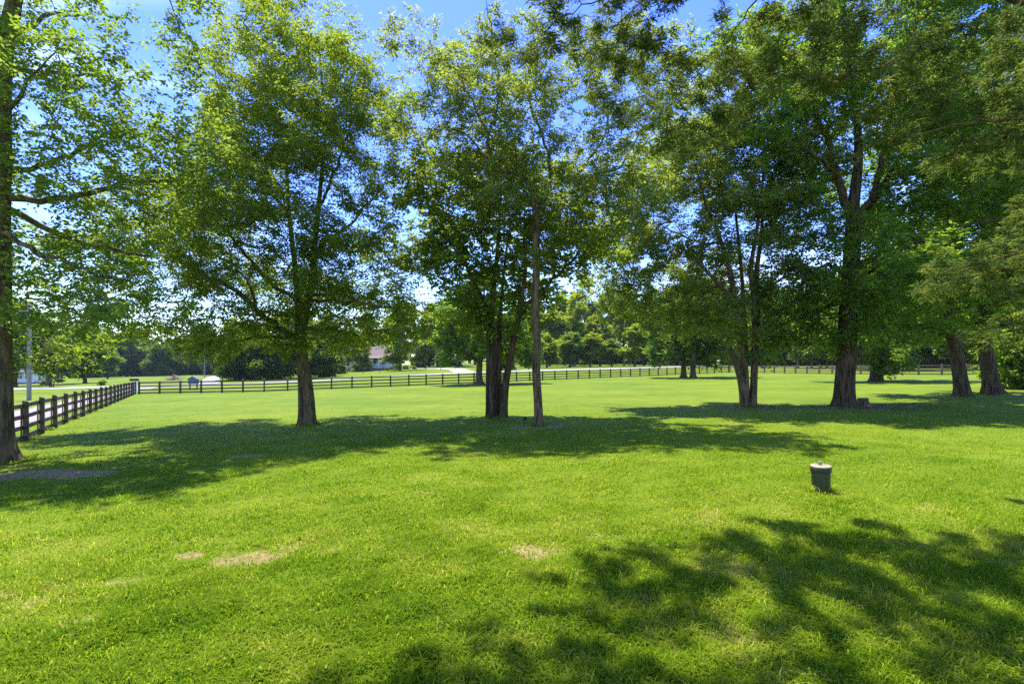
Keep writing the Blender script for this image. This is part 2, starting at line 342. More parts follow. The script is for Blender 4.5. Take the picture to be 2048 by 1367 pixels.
def grow(stems, limbs, attr, step, seed, iters=90, kill=None, jit=.25):
    """space colonisation from given stems and limbs towards crown points"""
    r = np.random.default_rng(seed); pos = []; par = []; rad = []; chains = []
    for si, S in enumerate(stems):
        C = catmull(S, step*.7); ids = []
        for q in C: pos.append(q[:3]); par.append(ids[-1] if ids else -1); rad.append(q[3]); ids.append(len(pos)-1)
        chains.append(ids)
    lim = []
    for S in limbs:
        S = np.array(S, float); A = np.array(pos); k = int(np.argmin(np.linalg.norm(A-S[0, :3], axis=1)))
        C = catmull(np.vstack([[*pos[k], min(S[0, 3], rad[k]*.8)], S[1:]]), step*.8); ids = [k]
        C[1:-1, :3] += r.normal(0, step*.10, (len(C)-2, 3)) if len(C) > 2 else 0
        for q in C[1:]: pos.append(q[:3]); par.append(ids[-1]); rad.append(q[3]); ids.append(len(pos)-1)
        lim.append(ids)
    nfix = len(pos); attr = [Vector(a) for a in attr]; kill = kill or step*1.2
    low = min(p[2] for p in pos)+1.2
    seen = set()
    for it in range(iters):
        if not attr: break
        kd = kdtree.KDTree(len(pos))
        for i, p in enumerate(pos):
            kd.insert(p, i)
        kd.balance(); acc = {}; keep = []
        for a in attr:
            co, i, d = kd.find(a)
            if d < kill: continue
            keep.append(a); v = (a-co)/max(d, 1e-6)
            if i in acc: acc[i] += v
            else: acc[i] = v.copy()
        attr = keep; new = 0
        for i, v in acc.items():
            g = np.array(v); g /= max(np.linalg.norm(g), 1e-6); g = g+r.normal(0, jit, 3); g /= np.linalg.norm(g)
            q = np.array(pos[i])+g*step; key = (i, tuple(np.round(q/(step*.3)).astype(int)))
            if key in seen: continue
            seen.add(key); pos.append(q); par.append(i); rad.append(0); new += 1
        if not new: break
    pos = np.array(pos); par = np.array(par); rad = np.array(rad, float); n = len(pos)
    acc = np.zeros(n); tip = .0065
    for i in range(n-1, -1, -1):
        rr = acc[i]**(1/2.3) if acc[i] > 0 else tip
        if i >= nfix: rad[i] = rr
        if par[i] >= 0: acc[par[i]] += (rr if i >= nfix else 0)**2.3
    for i in range(nfix, n): rad[i] = min(rad[i], rad[par[i]]*.85)
    rad = np.maximum(rad, .005)
    ch = [[] for _ in range(n)]
    for i in range(nfix, n): ch[par[i]].append(i)
    chains_g = []; stack = [(i, c) for i in range(nfix) for c in ch[i]]
    while stack:
        p, c = stack.pop(); path = [p, c]
        while ch[c]:
            k = sorted(ch[c], key=lambda q: -rad[q]); stack += [(c, q) for q in k[1:]]; c = k[0]; path.append(c)
        chains_g.append(path)
    return pos, par, rad, nfix, chains, lim, chains_g

def branch_mesh(pos, rad, lim, cg, minr=.0):
    V = []; F = []; o = 0
    for ids in lim+cg:
        rr = rad[ids].copy()
        rr[0] = min(rr[0], rr[1]*1.15)
        if rr.max() < minr: continue
        n = 9 if rr.max() > .07 else (5 if rr.max() > .02 else 3)
        v, f = tube(pos[ids], rr, n, False); V.append(v); F += [tuple(i+o for i in q) for q in f]; o += len(v)
    return np.concatenate(V), F

def blob_points(blobs, n, r, depth, sub=None):
    """crown points inside ellipsoids given as (x, z, rx, rz[, dy, ry]) in metres"""
    w = np.array([b[2]*b[3]*(b[5] if len(b) > 5 else depth) for b in blobs])**.8; w = w/w.sum(); out = []
    if sub:
        C = blob_points(blobs, max(12, int(n/sub[0])), r, depth); k = len(C); j = r.integers(0, k, n); sz = r.uniform(.6, 1.5, k)[j]
        e = r.normal(0, 1, (n, 3))*sz[:, None]*np.array([sub[1], sub[1], sub[1]*.42]); e[:, 2] -= .22*np.hypot(e[:, 0], e[:, 1])
        return C[j]+e
    for b, k in zip(blobs, (w*n).astype(int)+3):
        d = r.normal(0, 1, (k, 3)); d /= np.linalg.norm(d, axis=1, keepdims=True); d *= (r.random(k)**.45)[:, None]
        dy, ry = (b[4], b[5]) if len(b) > 5 else (0, depth)
        out.append(np.stack([b[0]+d[:, 0]*b[2], dy+d[:, 1]*ry, b[1]+d[:, 2]*b[3]], 1))
    return np.concatenate(out)

def photo_tree(name, label, cat, Y, base, stems, limbs, blobs, bark, leaf, nattr, nleaf, seed, depth=3.5, step=.42, ll=.12, lw=.055,
               droop=.25, spread=.45, flat=.8, group=None, flare=.22, sides=14, twig=.03, minr=.0, K=7, mblobs=(), sub=(11, .5)):
    bx, by = (base[0]-1024)/1024*Y, Y; root = np.array([bx, by, gz(bx, by)])
    zoff = root[2]-(CAMZ-(base[1]-735)/1024*Y)
    def loc(px, py, dy=0): return [(px-1024)/1024*Y-bx, dy, CAMZ-(py-735)/1024*Y-root[2]+zoff]
    st = [[loc(q[0], q[1], q[2])+[q[3]] for q in S] for S in stems]; lm = [[loc(q[0], q[1], q[2])+[q[3]] for q in S] for S in limbs]
    for S in st: S[0][2] = -.12
    r = np.random.default_rng(seed); s = Y/1024
    if leaf is not LEAF_E: nleaf = int(nleaf*.60); nattr = int(nattr*1.45); ll *= 1.15; lw *= 1.12
    blobs = [(b[0], b[1], b[2]*1.1, b[3]*1.12)+tuple(b[4:]) for b in blobs]
    bl = []
    for b in blobs:
        c = loc(b[0], b[1]); bl.append((c[0], c[2], b[2]*s, b[3]*s, b[4] if len(b) > 4 else r.uniform(-.25, .25)*depth, b[5] if len(b) > 5 else min(depth, max(b[2], b[3])*s*1.25)))
    bl += [(q[0]-bx, q[2]-root[2], q[3], q[4], q[1]-by, q[3]) for q in mblobs]
    at = blob_points(bl, nattr, r, depth, sub)
    gzl = ground(at[:, 0]+bx, at[:, 1]+by)-root[2]; at = at[at[:, 2] > gzl+1.2]
    pos, par, rad, nfix, chains, lim, cg = grow(st, lm, at, step, seed)
    T = thing(name, label, cat, root, group)
    for ids in chains:
        p = pos[ids]; rr = rad[ids].copy(); h = p[:, 2]-p[0, 2]
        fl = np.exp(-h/.30); rr = rr*(1+fl*flare*2.5)
        o = MB().tube(p, rr, sides, True, .06+fl*flare*.9).build('trunk', bark, T, smooth=True)
    V, F = branch_mesh(pos, rad, lim, cg, minr); (mesh_obj('branches', V, F, bark, T, smooth=True) if len(cg) > 3 else None)
    thin = np.array([i for i in range(nfix, len(pos)) if rad[i] < twig])
    d = pos[thin]-pos[par[thin]]; d /= np.maximum(np.linalg.norm(d, axis=1, keepdims=True), 1e-6)
    V, F, t = leaf_cloud(pos[thin], d, nleaf, ll*1.1, lw*1.15, droop, spread, r, K, flat)
    mesh_obj('crown', V, F, leaf, T, tint=t)
    return T

TREES = []
exec_trees = True
# broad double-stemmed tree left of the centre
TREES.append(dict(name='shade_tree', label='tall broad tree with two stems fused at its base and a full yellow-green crown', Y=22.3, base=(610, 848),
  stems=[[(619, 848, 0, .23), (618, 800, 0, .225), (610, 740, 0, .225), (602, 690, 0, .21), (605, 640, .1, .19), (613, 600, .1, .17), (622, 560, .1, .15), (628, 500, 0, .13), (634, 440, 0, .11), (642, 360, 0, .085), (650, 260, 0, .06), (642, 140, 0, .03), (636, 60, 0, .012)],
         [(600, 848, .25, .17), (598, 790, .3, .165), (598, 720, .25, .185), (596, 680, .15, .18), (592, 600, .2, .14), (583, 520, .3, .11), (572, 420, .3, .09), (562, 300, .4, .06), (548, 200, .3, .04), (530, 110, .2, .012)]],
  limbs=[[(592, 680, 0, .16), (562, 652, -.2, .13), (530, 625, -.5, .11), (495, 590, -.8, .09), (450, 560, -1.0, .07), (400, 535, -1.2, .05), (330, 510, -1.4, .02)],
         [(588, 675, 0, .1), (545, 670, .4, .08), (480, 672, .9, .06), (420, 676, 1.3, .04), (340, 662, 1.6, .015)],
         [(592, 600, 0, .1), (555, 570, -.3, .08), (520, 530, -.8, .06), (480, 470, -1.2, .045), (430, 420, -1.6, .02)],
         [(530, 625, -.5, .08), (500, 575, 0, .06), (470, 545, .6, .045), (400, 520, 1.2, .02)],
         [(612, 603, 0, .09), (660, 603, -.4, .07), (720, 606, -.8, .05), (810, 625, -1.4, .015)],
         [(616, 590, 0, .08), (680, 578, .8, .055), (720, 585, 1.4, .04), (780, 605, 2.0, .015)],
         [(632, 505, 0, .09), (680, 450, .5, .06), (730, 390, .8, .04), (770, 330, 1, .015)],
         [(606, 650, 0, .07), (660, 655, .6, .05), (720, 672, 1.2, .035), (790, 690, 1.6, .012)],
         [(634, 430, 0, .07), (690, 330, -.8, .05), (730, 230, -1, .03), (750, 150, -1.2, .012)],
         [(572, 420, .2, .06), (510, 340, -.6, .05), (470, 270, -1, .03), (440, 200, -1, .012)]],
  blobs=[(595, 60, 60, 55), (560, 100, 50, 60), (680, 98, 34, 42), (500, 130, 60, 55), (600, 170, 130, 80), (690, 205, 70, 72), (480, 220, 80, 70), (640, 300, 120, 90), (748, 165, 24, 46), (750, 310, 60, 80), (460, 330, 80, 70),
         (350, 400, 90, 60), (240, 480, 90, 70), (330, 500, 100, 50), (570, 440, 120, 70, -3), (730, 470, 100, 70), (780, 560, 50, 60), (700, 600, 110, 50), (430, 540, 110, 50), (380, 655, 110, 28), (520, 640, 90, 36), (250, 620, 60, 50), (640, 665, 100, 36), (790, 660, 40, 30), (560, 260, 90, 90), (600, 560, 90, 50, 2), (420, 430, 80, 60, 1), (300, 440, 70, 50, 2), (200, 560, 60, 40, 0), (480, 480, 80, 60, -2), (660, 520, 80, 50, -2), (560, 360, 90, 60, -3)],
  bark=BARK_A, leaf=LEAF_A, nattr=2600, nleaf=300000, seed=3, depth=4.6, ll=.15, lw=.048, droop=.45))
TREES.append(dict(name='shade_tree', label='thin straight flaky-barked trunk with a high sparse airy crown and dirt ring', Y=19.9, base=(1076, 852),
  stems=[[(1077, 852, 0, .175), (1076, 810, .02, .165), (1072, 740, 0, .16), (1074, 680, .04, .155), (1069, 600, 0, .15), (1073, 540, .05, .145), (1072, 470, 0, .14), (1077, 410, 0, .12)]],
  limbs=[[(1075, 420, 0, .1), (1058, 372, 0, .085), (1040, 350, -.1, .08), (1005, 352, -.3, .075), (985, 332, -.4, .07), (974, 280, -.4, .06), (955, 225, -.4, .05), (930, 185, -.4, .035), (890, 130, -.4, .012)],
         [(1076, 412, 0, .09), (1096, 385, .2, .08), (1101, 340, .3, .065), (1092, 280, .4, .055), (1062, 200, .4, .04), (1045, 110, .3, .015)],
         [(1098, 375, .2, .07), (1150, 349, .5, .055), (1200, 335, .7, .05), (1250, 312, .9, .04), (1290, 250, 1, .03), (1325, 170, 1, .012)],
         [(1150, 349, .5, .05), (1195, 300, .2, .04), (1216, 232, .1, .035), (1190, 160, 0, .02), (1180, 90, 0, .01)],
         [(1216, 232, .1, .03), (1240, 165, -.3, .02), (1262, 90, -.4, .01)],
         [(974, 280, -.4, .05), (1000, 220, -1, .04), (990, 130, -1.3, .025), (975, 50, -1.4, .01)],
         [(985, 330, -.4, .05), (910, 240, .8, .03), (850, 240, 1.2, .012)],
         [(1058, 372, 0, .05), (1030, 250, 1.4, .04), (1080, 140, 1.8, .02)]],
  blobs=[(850, 110, 18, 50), (880, 95, 24, 44), (905, 170, 50, 42), (960, 90, 26, 60), (985, 170, 60, 60), (915, 235, 70, 50), (1000, 260, 80, 60), (1065, 190, 40, 60), (1085, 110, 26, 50), (1182, 120, 28, 50), (1225, 170, 50, 60), (1265, 95, 40, 40), (1300, 200, 40, 70), (1160, 310, 50, 40), (1240, 320, 70, 45), (1090, 320, 70, 50), (1190, 400, 60, 50), (860, 270, 40, 36), (1110, 430, 50, 50), (985, 360, 60, 40), (1290, 300, 50, 50), (1130, 240, 30, 30), (930, 320, 60, 45), (1040, 400, 50, 50), (1240, 430, 50, 50)],
  bark=BARK_C, leaf=LEAF_D, nattr=1300, nleaf=130000, seed=8, depth=3.4, ll=.105, lw=.05, droop=.2, spread=.36, flare=.12))
TREES.append(dict(name='shade_tree', label='dark clump of four stems from one base, beside the thin flaky trunk', Y=23.3, base=(990, 836),
  stems=[[(981, 836, 0, .22), (979, 760, 0, .18), (980, 700, 0, .16), (981, 650, 0, .15), (986, 590, 0, .12), (995, 500, 0, .09), (1000, 420, 0, .06), (1005, 340, 0, .015)],
         [(991, 836, .15, .16), (988, 760, .2, .13), (987, 680, .2, .12), (978, 630, .1, .11), (965, 600, 0, .1), (945, 560, -.2, .085), (925, 520, -.4, .065), (900, 490, -.6, .045), (865, 465, -.8, .012)],
         [(999, 836, .3, .14), (998, 760, .35, .12), (998, 680, .4, .1), (1002, 600, .5, .08), (1012, 500, .6, .05), (1030, 400, .6, .012)],
         [(1005, 836, 0, .19), (1011, 770, 0, .165), (1020, 720, -.1, .15), (1030, 670, -.2, .14), (1038, 632, -.3, .13), (1044, 590, -.3, .1), (1051, 540, -.3, .08), (1048, 470, -.2, .05), (1050, 390, 0, .012)]],
  limbs=[[(1040, 632, -.3, .1), (1076, 595, -.5, .085), (1112, 560, -.8, .07), (1150, 520, -1.1, .05), (1190, 488, -1.4, .015)],
         [(1090, 582, -.6, .05), (1110, 545, 0, .04), (1120, 500, .6, .012)],
         [(965, 600, 0, .06), (935, 575, .5, .045), (895, 560, 1, .03), (860, 540, 1.4, .01)]],
  blobs=[(900, 440, 60, 55), (865, 510, 38, 40), (930, 360, 75, 55), (1000, 420, 75, 65), (915, 560, 50, 40), (960, 620, 55, 36), (1040, 590, 45, 40), (1060, 480, 65, 55), (1130, 460, 55, 45), (1180, 470, 45, 40), (1000, 330, 75, 40), (855, 390, 36, 45), (1110, 540, 50, 36), (1020, 670, 36, 20), (960, 520, 60, 50), (1075, 380, 60, 50)],
  bark=BARK_B, leaf=LEAF_A, nattr=1200, nleaf=74000, seed=14, depth=3.4, ll=.15, lw=.10, droop=.3, spread=.45, flare=.15))
TREES.append(dict(name='shade_tree', label='tree of several slim stems fanning from one base, one a short broken stub', Y=26.7, base=(1497, 812),
  stems=[[(1486, 812, -.15, .2), (1480, 770, -.2, .17), (1468, 728, -.3, .16), (1452, 698, -.4, .15)],
         [(1491, 812, 0, .23), (1489, 740, 0, .2), (1480, 680, 0, .18), (1471, 620, -.1, .16), (1456, 540, -.2, .13), (1432, 470, -.3, .1), (1408, 420, -.4, .08), (1385, 340, -.5, .015)],
         [(1500, 812, .35, .14), (1497, 740, .4, .12), (1499, 680, .4, .11), (1496, 600, .5, .1), (1490, 520, .5, .09), (1478, 420, .4, .06), (1465, 310, .3, .012)],
         [(1507, 812, .1, .18), (1510, 740, .1, .16), (1511, 680, .1, .14), (1508, 600, 0, .12), (1500, 540, -.1, .11), (1510, 450, -.3, .08), (1520, 340, -.4, .05), (1515, 240, -.5, .012)],
         [(1513, 812, .35, .17), (1517, 740, .4, .16), (1521, 680, .45, .15), (1525, 620, .5, .14), (1525, 540, .6, .12), (1537, 450, .7, .09), (1540, 350, .8, .05), (1560, 240, .9, .012)]],
  limbs=[[(1470, 610, -.1, .1), (1425, 570, -.6, .08), (1375, 525, -1, .05), (1305, 490, -1.5, .015)], [(1440, 490, -.3, .07), (1400, 480, .3, .055), (1330, 440, .9, .015)],
         [(1525, 590, .5, .08), (1562, 560, .2, .06), (1600, 510, 0, .045), (1640, 430, 0, .012)], [(1455, 540, -.2, .06), (1390, 600, -1, .04), (1310, 620, -1.6, .012)], [(1471, 640, 0, .06), (1420, 640, 1, .04), (1350, 650, 1.6, .012)]],
  blobs=[(1285, 420, 80, 70), (1255, 520, 70, 55), (1300, 600, 85, 50), (1385, 640, 80, 36), (1360, 340, 95, 70), (1480, 250, 80, 70), (1440, 380, 95, 75), (1560, 330, 75, 80), (1400, 500, 95, 55), (1595, 430, 55, 60), (1310, 310, 60, 60), (1400, 250, 60, 60), (1585, 550, 45, 55), (1500, 450, 60, 60), (1450, 580, 60, 40, 2.5)],
  bark=BARK_A, leaf=LEAF_D, nattr=1700, nleaf=220000, seed=21, depth=4.0, ll=.135, lw=.065, droop=.3, spread=.45, flare=.08))
TREES.append(dict(name='oak_tree', label='massive oak with a single thick straight trunk and dark green crown', Y=25.6, base=(1690, 812),
  stems=[[(1690, 814, 0, .50), (1690, 770, 0, .46), (1694, 700, 0, .43), (1697, 620, 0, .41), (1702, 540, 0, .39), (1706, 470, 0, .36), (1706, 420, 0, .3), (1712, 370, 0, .24), (1720, 300, .1, .2), (1716, 200, .2, .14), (1700, 80, .3, .08), (1690, -60, .3, .02)]],
  limbs=[[(1702, 440, 0, .22), (1680, 400, -.2, .19), (1664, 360, -.4, .17), (1640, 300, -.7, .13), (1600, 220, -1, .08), (1560, 120, -1.3, .02)],
         [(1708, 440, 0, .18), (1732, 405, -.3, .16), (1742, 360, -.5, .14), (1748, 290, -.8, .1), (1765, 190, -1, .06), (1790, 60, -1.2, .015)],
         [(1710, 450, 0, .18), (1742, 420, .3, .16), (1775, 375, .6, .13), (1815, 320, 1, .1), (1870, 250, 1.5, .06), (1940, 170, 2, .015)],
         [(1702, 560, 0, .14), (1650, 540, -.8, .1), (1600, 545, -1.6, .07), (1540, 570, -2.4, .02)],
         [(1706, 530, 0, .15), (1760, 510, -.8, .11), (1830, 480, -1.8, .08), (1910, 465, -2.6, .05), (1990, 470, -3, .015)],
         [(1702, 580, 0, .12), (1760, 565, 1, .09), (1830, 555, 2, .05), (1900, 560, 2.6, .015)],
         [(1698, 600, 0, .12), (1650, 620, 1.2, .09), (1590, 650, 2.2, .05), (1540, 690, 2.8, .015)],
         [(1700, 570, 0, .13), (1690, 560, -1.4, .1), (1670, 560, -2.8, .06), (1650, 580, -4.2, .015)],
         [(1664, 360, -.4, .12), (1620, 350, -1.4, .09), (1570, 340, -2.2, .05), (1530, 320, -2.8, .015)]],
  blobs=[(1590, 560, 90, 55), (1630, 645, 90, 45), (1570, 680, 60, 30), (1750, 620, 110, 45), (1700, 560, 110, 45, -3), (1840, 560, 120, 55), (1850, 450, 130, 75), (1590, 420, 75, 60), (1560, 300, 85, 80), (1620, 210, 100, 80), (1740, 150, 130, 100), (1880, 260, 140, 100), (1970, 380, 110, 90), (1950, 120, 140, 110), (1750, -20, 190, 90), (1500, 200, 75, 80), (1500, 90, 90, 70), (1620, 60, 100, 80), (1700, 300, 90, 60, 3), (1790, 380, 70, 55, -2), (1900, -20, 140, 80), (1660, 480, 60, 36, -2)],
  bark=BARK_B, leaf=LEAF_C, nattr=2600, nleaf=270000, seed=33, depth=5.2, ll=.16, lw=.085, droop=.2, spread=.5, flare=.24, sides=18))
TREES.append(dict(name='oak_tree', label='leaning dark oak trunk with a lopped limb, right of massive oak', Y=30.2, base=(1925, 793),
  stems=[[(1927, 793, 0, .42), (1920, 750, 0, .36), (1911, 700, 0, .335), (1902, 650, 0, .315), (1896, 605, 0, .30), (1888, 540, 0, .28), (1880, 450, 0, .22), (1875, 350, 0, .15), (1872, 250, 0, .08), (1872, 150, 0, .015)]],
  limbs=[[(1896, 612, 0, .2), (1878, 604, -.3, .17), (1862, 602, -.5, .13)], [(1894, 600, 0, .12), (1850, 570, -1, .09), (1790, 550, -2, .02)], [(1898, 620, 0, .12), (1950, 610, .5, .09), (2010, 600, 1, .02)],
         [(1890, 560, 0, .12), (1940, 500, -.6, .09), (2010, 440, -1.4, .02)], [(1884, 500, 0, .12), (1830, 430, .6, .08), (1780, 360, 1, .02)], [(1900, 640, 0, .1), (1850, 650, 1, .07), (1790, 670, 2, .015)]],
  blobs=[(1800, 560, 80, 50), (1900, 540, 110, 60), (2020, 560, 90, 60), (1840, 640, 80, 36), (1960, 640, 60, 30, 2), (1850, 420, 110, 80), (1960, 400, 110, 90), (1900, 260, 120, 90), (2040, 300, 90, 90), (1880, 150, 90, 60)],
  bark=BARK_B, leaf=LEAF_C, nattr=1100, nleaf=135000, seed=41, depth=4.5, step=.5, ll=.17, lw=.09, droop=.2, spread=.5, flare=.22))
TREES.append(dict(name='oak_tree', label='stout trunk with wide flared roots, last big trunk before the pale shrub', Y=31.6, base=(1985, 788),
  stems=[[(1987, 788, 0, .50), (1980, 750, 0, .42), (1973, 710, 0, .39), (1968, 670, 0, .37), (1964, 630, 0, .35), (1968, 540, 0, .28), (1975, 440, 0, .2), (1985, 330, 0, .12), (1990, 200, 0, .02)]],
  limbs=[[(1966, 640, 0, .14), (2010, 600, 0, .1), (2070, 570, 0, .02)], [(1966, 600, 0, .12), (1930, 560, 1, .08), (1880, 530, 2, .02)], [(1970, 520, 0, .12), (2040, 470, .5, .08), (2110, 420, 1, .02)]],
  blobs=[(2060, 560, 80, 60), (1990, 500, 110, 80), (2100, 420, 110, 100), (1980, 330, 110, 90), (2080, 230, 100, 90), (1920, 590, 50, 30, 3)],
  bark=BARK_B, leaf=LEAF_B, nattr=800, nleaf=95000, seed=47, depth=4.5, step=.5, ll=.17, lw=.09, spread=.5, flare=.3))
TREES.append(dict(name='boundary_tree', label='grey mottled trunk standing at the left edge with long limbs reaching over the fence', Y=14.4, base=(0, 920),
  stems=[[(0, 922, 0, .34), (-2, 860, 0, .32), (-3, 780, 0, .31), (-4, 700, 0, .30), (-4, 600, 0, .29), (-3, 500, 0, .28), (-4, 420, 0, .27), (0, 300, 0, .25), (2, 200, 0, .23), (8, 100, 0, .21), (25, 20, 0, .18), (40, -80, 0, .14), (60, -250, 0, .06), (70, -380, 0, .015)]],
  limbs=[[(2, 395, 0, .10), (60, 390, .3, .09), (125, 376, .6, .08), (195, 345, .8, .07), (250, 335, 1, .055), (310, 312, 1.3, .04), (370, 280, 1.6, .01)], [(2, 405, 0, .10), (40, 432, .4, .085), (100, 462, .8, .07), (170, 478, 1.2, .05), (240, 490, 1.6, .012)],
         [(2, 455, 0, .09), (40, 475, -.3, .075), (110, 510, -.6, .06), (185, 530, -.8, .045), (240, 560, -1, .03), (310, 570, -1.2, .01)], [(2, 525, 0, .06), (40, 535, -.8, .045), (56, 570, -1.2, .03), (70, 620, -1.4, .01)],
         [(2, 330, 0, .09), (40, 325, .3, .075), (90, 280, .8, .06), (140, 235, 1.1, .045), (175, 205, 1.4, .012)], [(2, 235, 0, .08), (60, 215, -.4, .06), (120, 175, -.8, .03), (190, 130, -1, .012)],
         [(5, 130, 0, .08), (70, 120, .6, .055), (150, 100, 1.2, .02)], [(12, 80, 0, .08), (80, 20, .2, .05), (150, -10, .6, .015)], [(50, -160, 0, .09), (180, -150, .2, .06), (290, -70, .3, .03), (350, 30, .3, .01)],
         [(0, 300, 0, .1), (-90, 260, .5, .07), (-200, 240, 1, .02)], [(0, 450, 0, .1), (-90, 430, -.5, .07), (-180, 430, -1, .02)]],
  blobs=[(60, 60, 60, 40), (60, 140, 70, 45), (150, 170, 70, 45), (240, 160, 70, 45), (300, 220, 80, 55), (190, 250, 90, 50), (80, 290, 70, 36), (300, 290, 70, 40), (60, 365, 50, 40), (150, 440, 70, 40), (250, 430, 70, 40), (130, 520, 80, 36), (230, 550, 80, 36), (120, 600, 70, 36), (60, 660, 50, 34), (290, 600, 60, 36), (200, 640, 50, 24), (340, 40, 42, 36, .4, .6), (370, 300, 50, 50), (130, 20, 40, 24), (-90, 100, 90, 120), (-120, 300, 100, 100), (-110, 500, 90, 80), (90, -60, 90, 40), (320, -60, 50, 50, .4, .6), (210, 330, 60, 40), (180, 380, 60, 30), (330, 370, 60, 50), (60, 460, 40, 40), (240, 345, 50, 20), (40, 220, 50, 30)],
  bark=BARK_A, leaf=LEAF_B, nattr=1500, nleaf=72000, seed=52, depth=3.2, step=.34, ll=.115, lw=.06, droop=.3, spread=.36, flare=.3, sides=18))
TREES.append(dict(name='cedar_tree', label='old cedar with brownish drooping sprays hanging into the top right of the view', Y=7.9, base=(2420, 950),
  stems=[[(2420, 950, 0, .34), (2415, 700, 0, .30), (2400, 400, 0, .26), (2390, 100, 0, .2), (2380, -200, 0, .13), (2370, -460, 0, .02)]],
  limbs=[[(2395, 200, 0, 0.0660), (2200, -40, .4, 0.0495), (1950, -160, .6, 0.0385), (1700, -160, .8, 0.0275), (1450, -150, .8, 0.0193), (1200, -115, .6, 0.0110), (1060, -10, .4, 0.0044)],
         [(1560, -150, .8, 0.0165), (1480, -20, .9, 0.0110), (1400, 80, .9, 0.0044)], [(1330, -130, .7, 0.0138), (1190, -10, .7, 0.0083), (1160, 50, .7, 0.0033)], [(1950, -160, .6, 0.0220), (1820, 30, .2, 0.0165), (1700, 90, 0, 0.0110), (1560, 100, 0, 0.0044)],
         [(2395, 330, 0, 0.0550), (2200, 240, -.2, 0.0385), (2000, 200, -.4, 0.0275), (1840, 220, -.4, 0.0165), (1740, 250, -.4, 0.0044)],
         [(2405, 500, 0, 0.0550), (2250, 450, .3, 0.0385), (2100, 430, .5, 0.0275), (1980, 470, .6, 0.0165), (1900, 500, .6, 0.0044)], [(2405, 560, 0, 0.0495), (2250, 560, -.2, 0.0330), (2100, 580, -.2, 0.0220), (1990, 600, -.2, 0.0055)],
         [(2390, 0, 0, 0.0605), (2200, -220, -1, 0.0440), (1900, -330, -2, 0.0275), (1500, -350, -2.6, 0.0165), (1000, -330, -3, 0.0055)], [(2390, 100, 0, 0.0605), (2250, 0, -1.6, 0.0440), (2000, -120, -3, 0.0275), (1700, -200, -4, 0.0110)]],
  blobs=[(1100, -2, 55, 29, 0.5, 0.5), (1170, 18, 46, 34, 0.7, 0.5), (1240, -22, 64, 26, 0.7, 0.6), (1050, -32, 37, 20, 0.4, 0.4), (1330, -2, 55, 42, 0.8, 0.6), (1440, 18, 64, 51, 0.8, 0.8), (1560, 70, 83, 51, 0.3, 0.8), (1650, 10, 101, 42, 0.4, 0.8), (1800, 60, 101, 51, 0, 0.8), (1950, 30, 101, 60, 0.2, 0.9), (1850, 170, 92, 34, -0.3, 0.6), (2010, 230, 100, 60, -0.3, 0.7), (2035, 465, 45, 34, 0.5, 0.5), (2085, 440, 65, 50, 0.4, 0.6), (2050, 590, 40, 26, -0.2, 0.5), (2120, 560, 90, 60, -0.1, 0.6), (1430, 148, 37, 31, 0.6, 0.4), (1370, 78, 28, 34, 0.8, 0.4), (1000, -330, 170, 70, -3, 0.9), (1400, -340, 200, 90, -2.5, 1.2), (1750, -300, 220, 110, -2.4, 1.5), (2100, -300, 220, 150, -1.5, 1.8), (1750, -180, 150, 60, -3.8, 0.9), (2000, -100, 180, 90, -3, 1.2), (1300, -130, 220, 50, 0.7, 0.9), (1700, -120, 220, 60, 0.6, 1.0), (2200, 100, 160, 160, 0, 1.6), (2250, 400, 140, 140, 0, 1.4)],
  bark=BARK_A, leaf=LEAF_E, nattr=2700, nleaf=280000, seed=61, depth=1.2, step=.24, ll=.10, lw=.017, droop=.35, spread=.16, flat=.4, K=10, sub=(9, .30),
  mblobs=[(-1.25, 6.75, 10.3, 0.9, 0.4), (-0.05, 5.95, 10.5, 0.9, 0.4), (1.25, 7.35, 10.3, 0.8, 0.4), (3.25, 7.85, 10.4, 1.0, 0.4), (-2.05, 6.55, 10.2, 0.9, 0.4), (-1.55, 7.45, 10.3, 0.8, 0.4), (-0.65, 8.25, 10.4, 0.8, 0.35), (-2.55, 6.15, 10.2, 0.9, 0.4), (-0.85, 6.25, 10.4, 0.9, 0.4), (1.95, 8.15, 10.2, 1.0, 0.4), (2.05, 7.25, 10.3, 1.0, 0.4), (0.45, 6.45, 10.5, 0.9, 0.4), (2.25, 6.45, 10.5, 1.1, 0.5), (3.45, 6.85, 10.6, 1.1, 0.5), (4.55, 7.45, 10.4, 1.2, 0.5), (0.65, 5.45, 10.8, 1.1, 0.5), (-1.35, 5.25, 10.8, 1.1, 0.5), (2.55, 5.05, 11, 1.2, 0.5), (-1.9, 6.6, 10.4, 0.8, 0.35), (-0.6, 6.9, 10.4, 0.8, 0.35), (0.2, 6.2, 10.6, 0.8, 0.35), (-1.2, 6.0, 10.6, 0.9, 0.4)]))
TREES.append(dict(name='boundary_tree', label='twin-trunked tree with low bright boughs in front of the brown fence', Y=52.5, base=(1755, 762),
  stems=[[(1747, 762, 0, .36), (1748, 730, 0, .31), (1745, 680, 0, .24), (1738, 620, 0, .14), (1730, 560, 0, .03)], [(1762, 762, .2, .36), (1762, 730, .2, .31), (1768, 680, .2, .24), (1775, 620, .2, .14), (1785, 560, .2, .03)]],
  limbs=[[(1746, 690, 0, .12), (1700, 670, -1, .07), (1660, 680, -2, .02)], [(1766, 690, 0, .12), (1810, 680, -1, .07), (1850, 690, -2, .02)]],
  blobs=[(1680, 660, 50, 36), (1755, 660, 60, 45), (1830, 655, 50, 40), (1700, 600, 60, 50), (1800, 590, 60, 50), (1750, 550, 70, 50), (1730, 715, 36, 20, -3)],
  bark=BARK_B, leaf=LEAF_B, nattr=600, nleaf=60000, seed=71, depth=4.5, step=.7, ll=.24, lw=.14, spread=.7, sides=10))
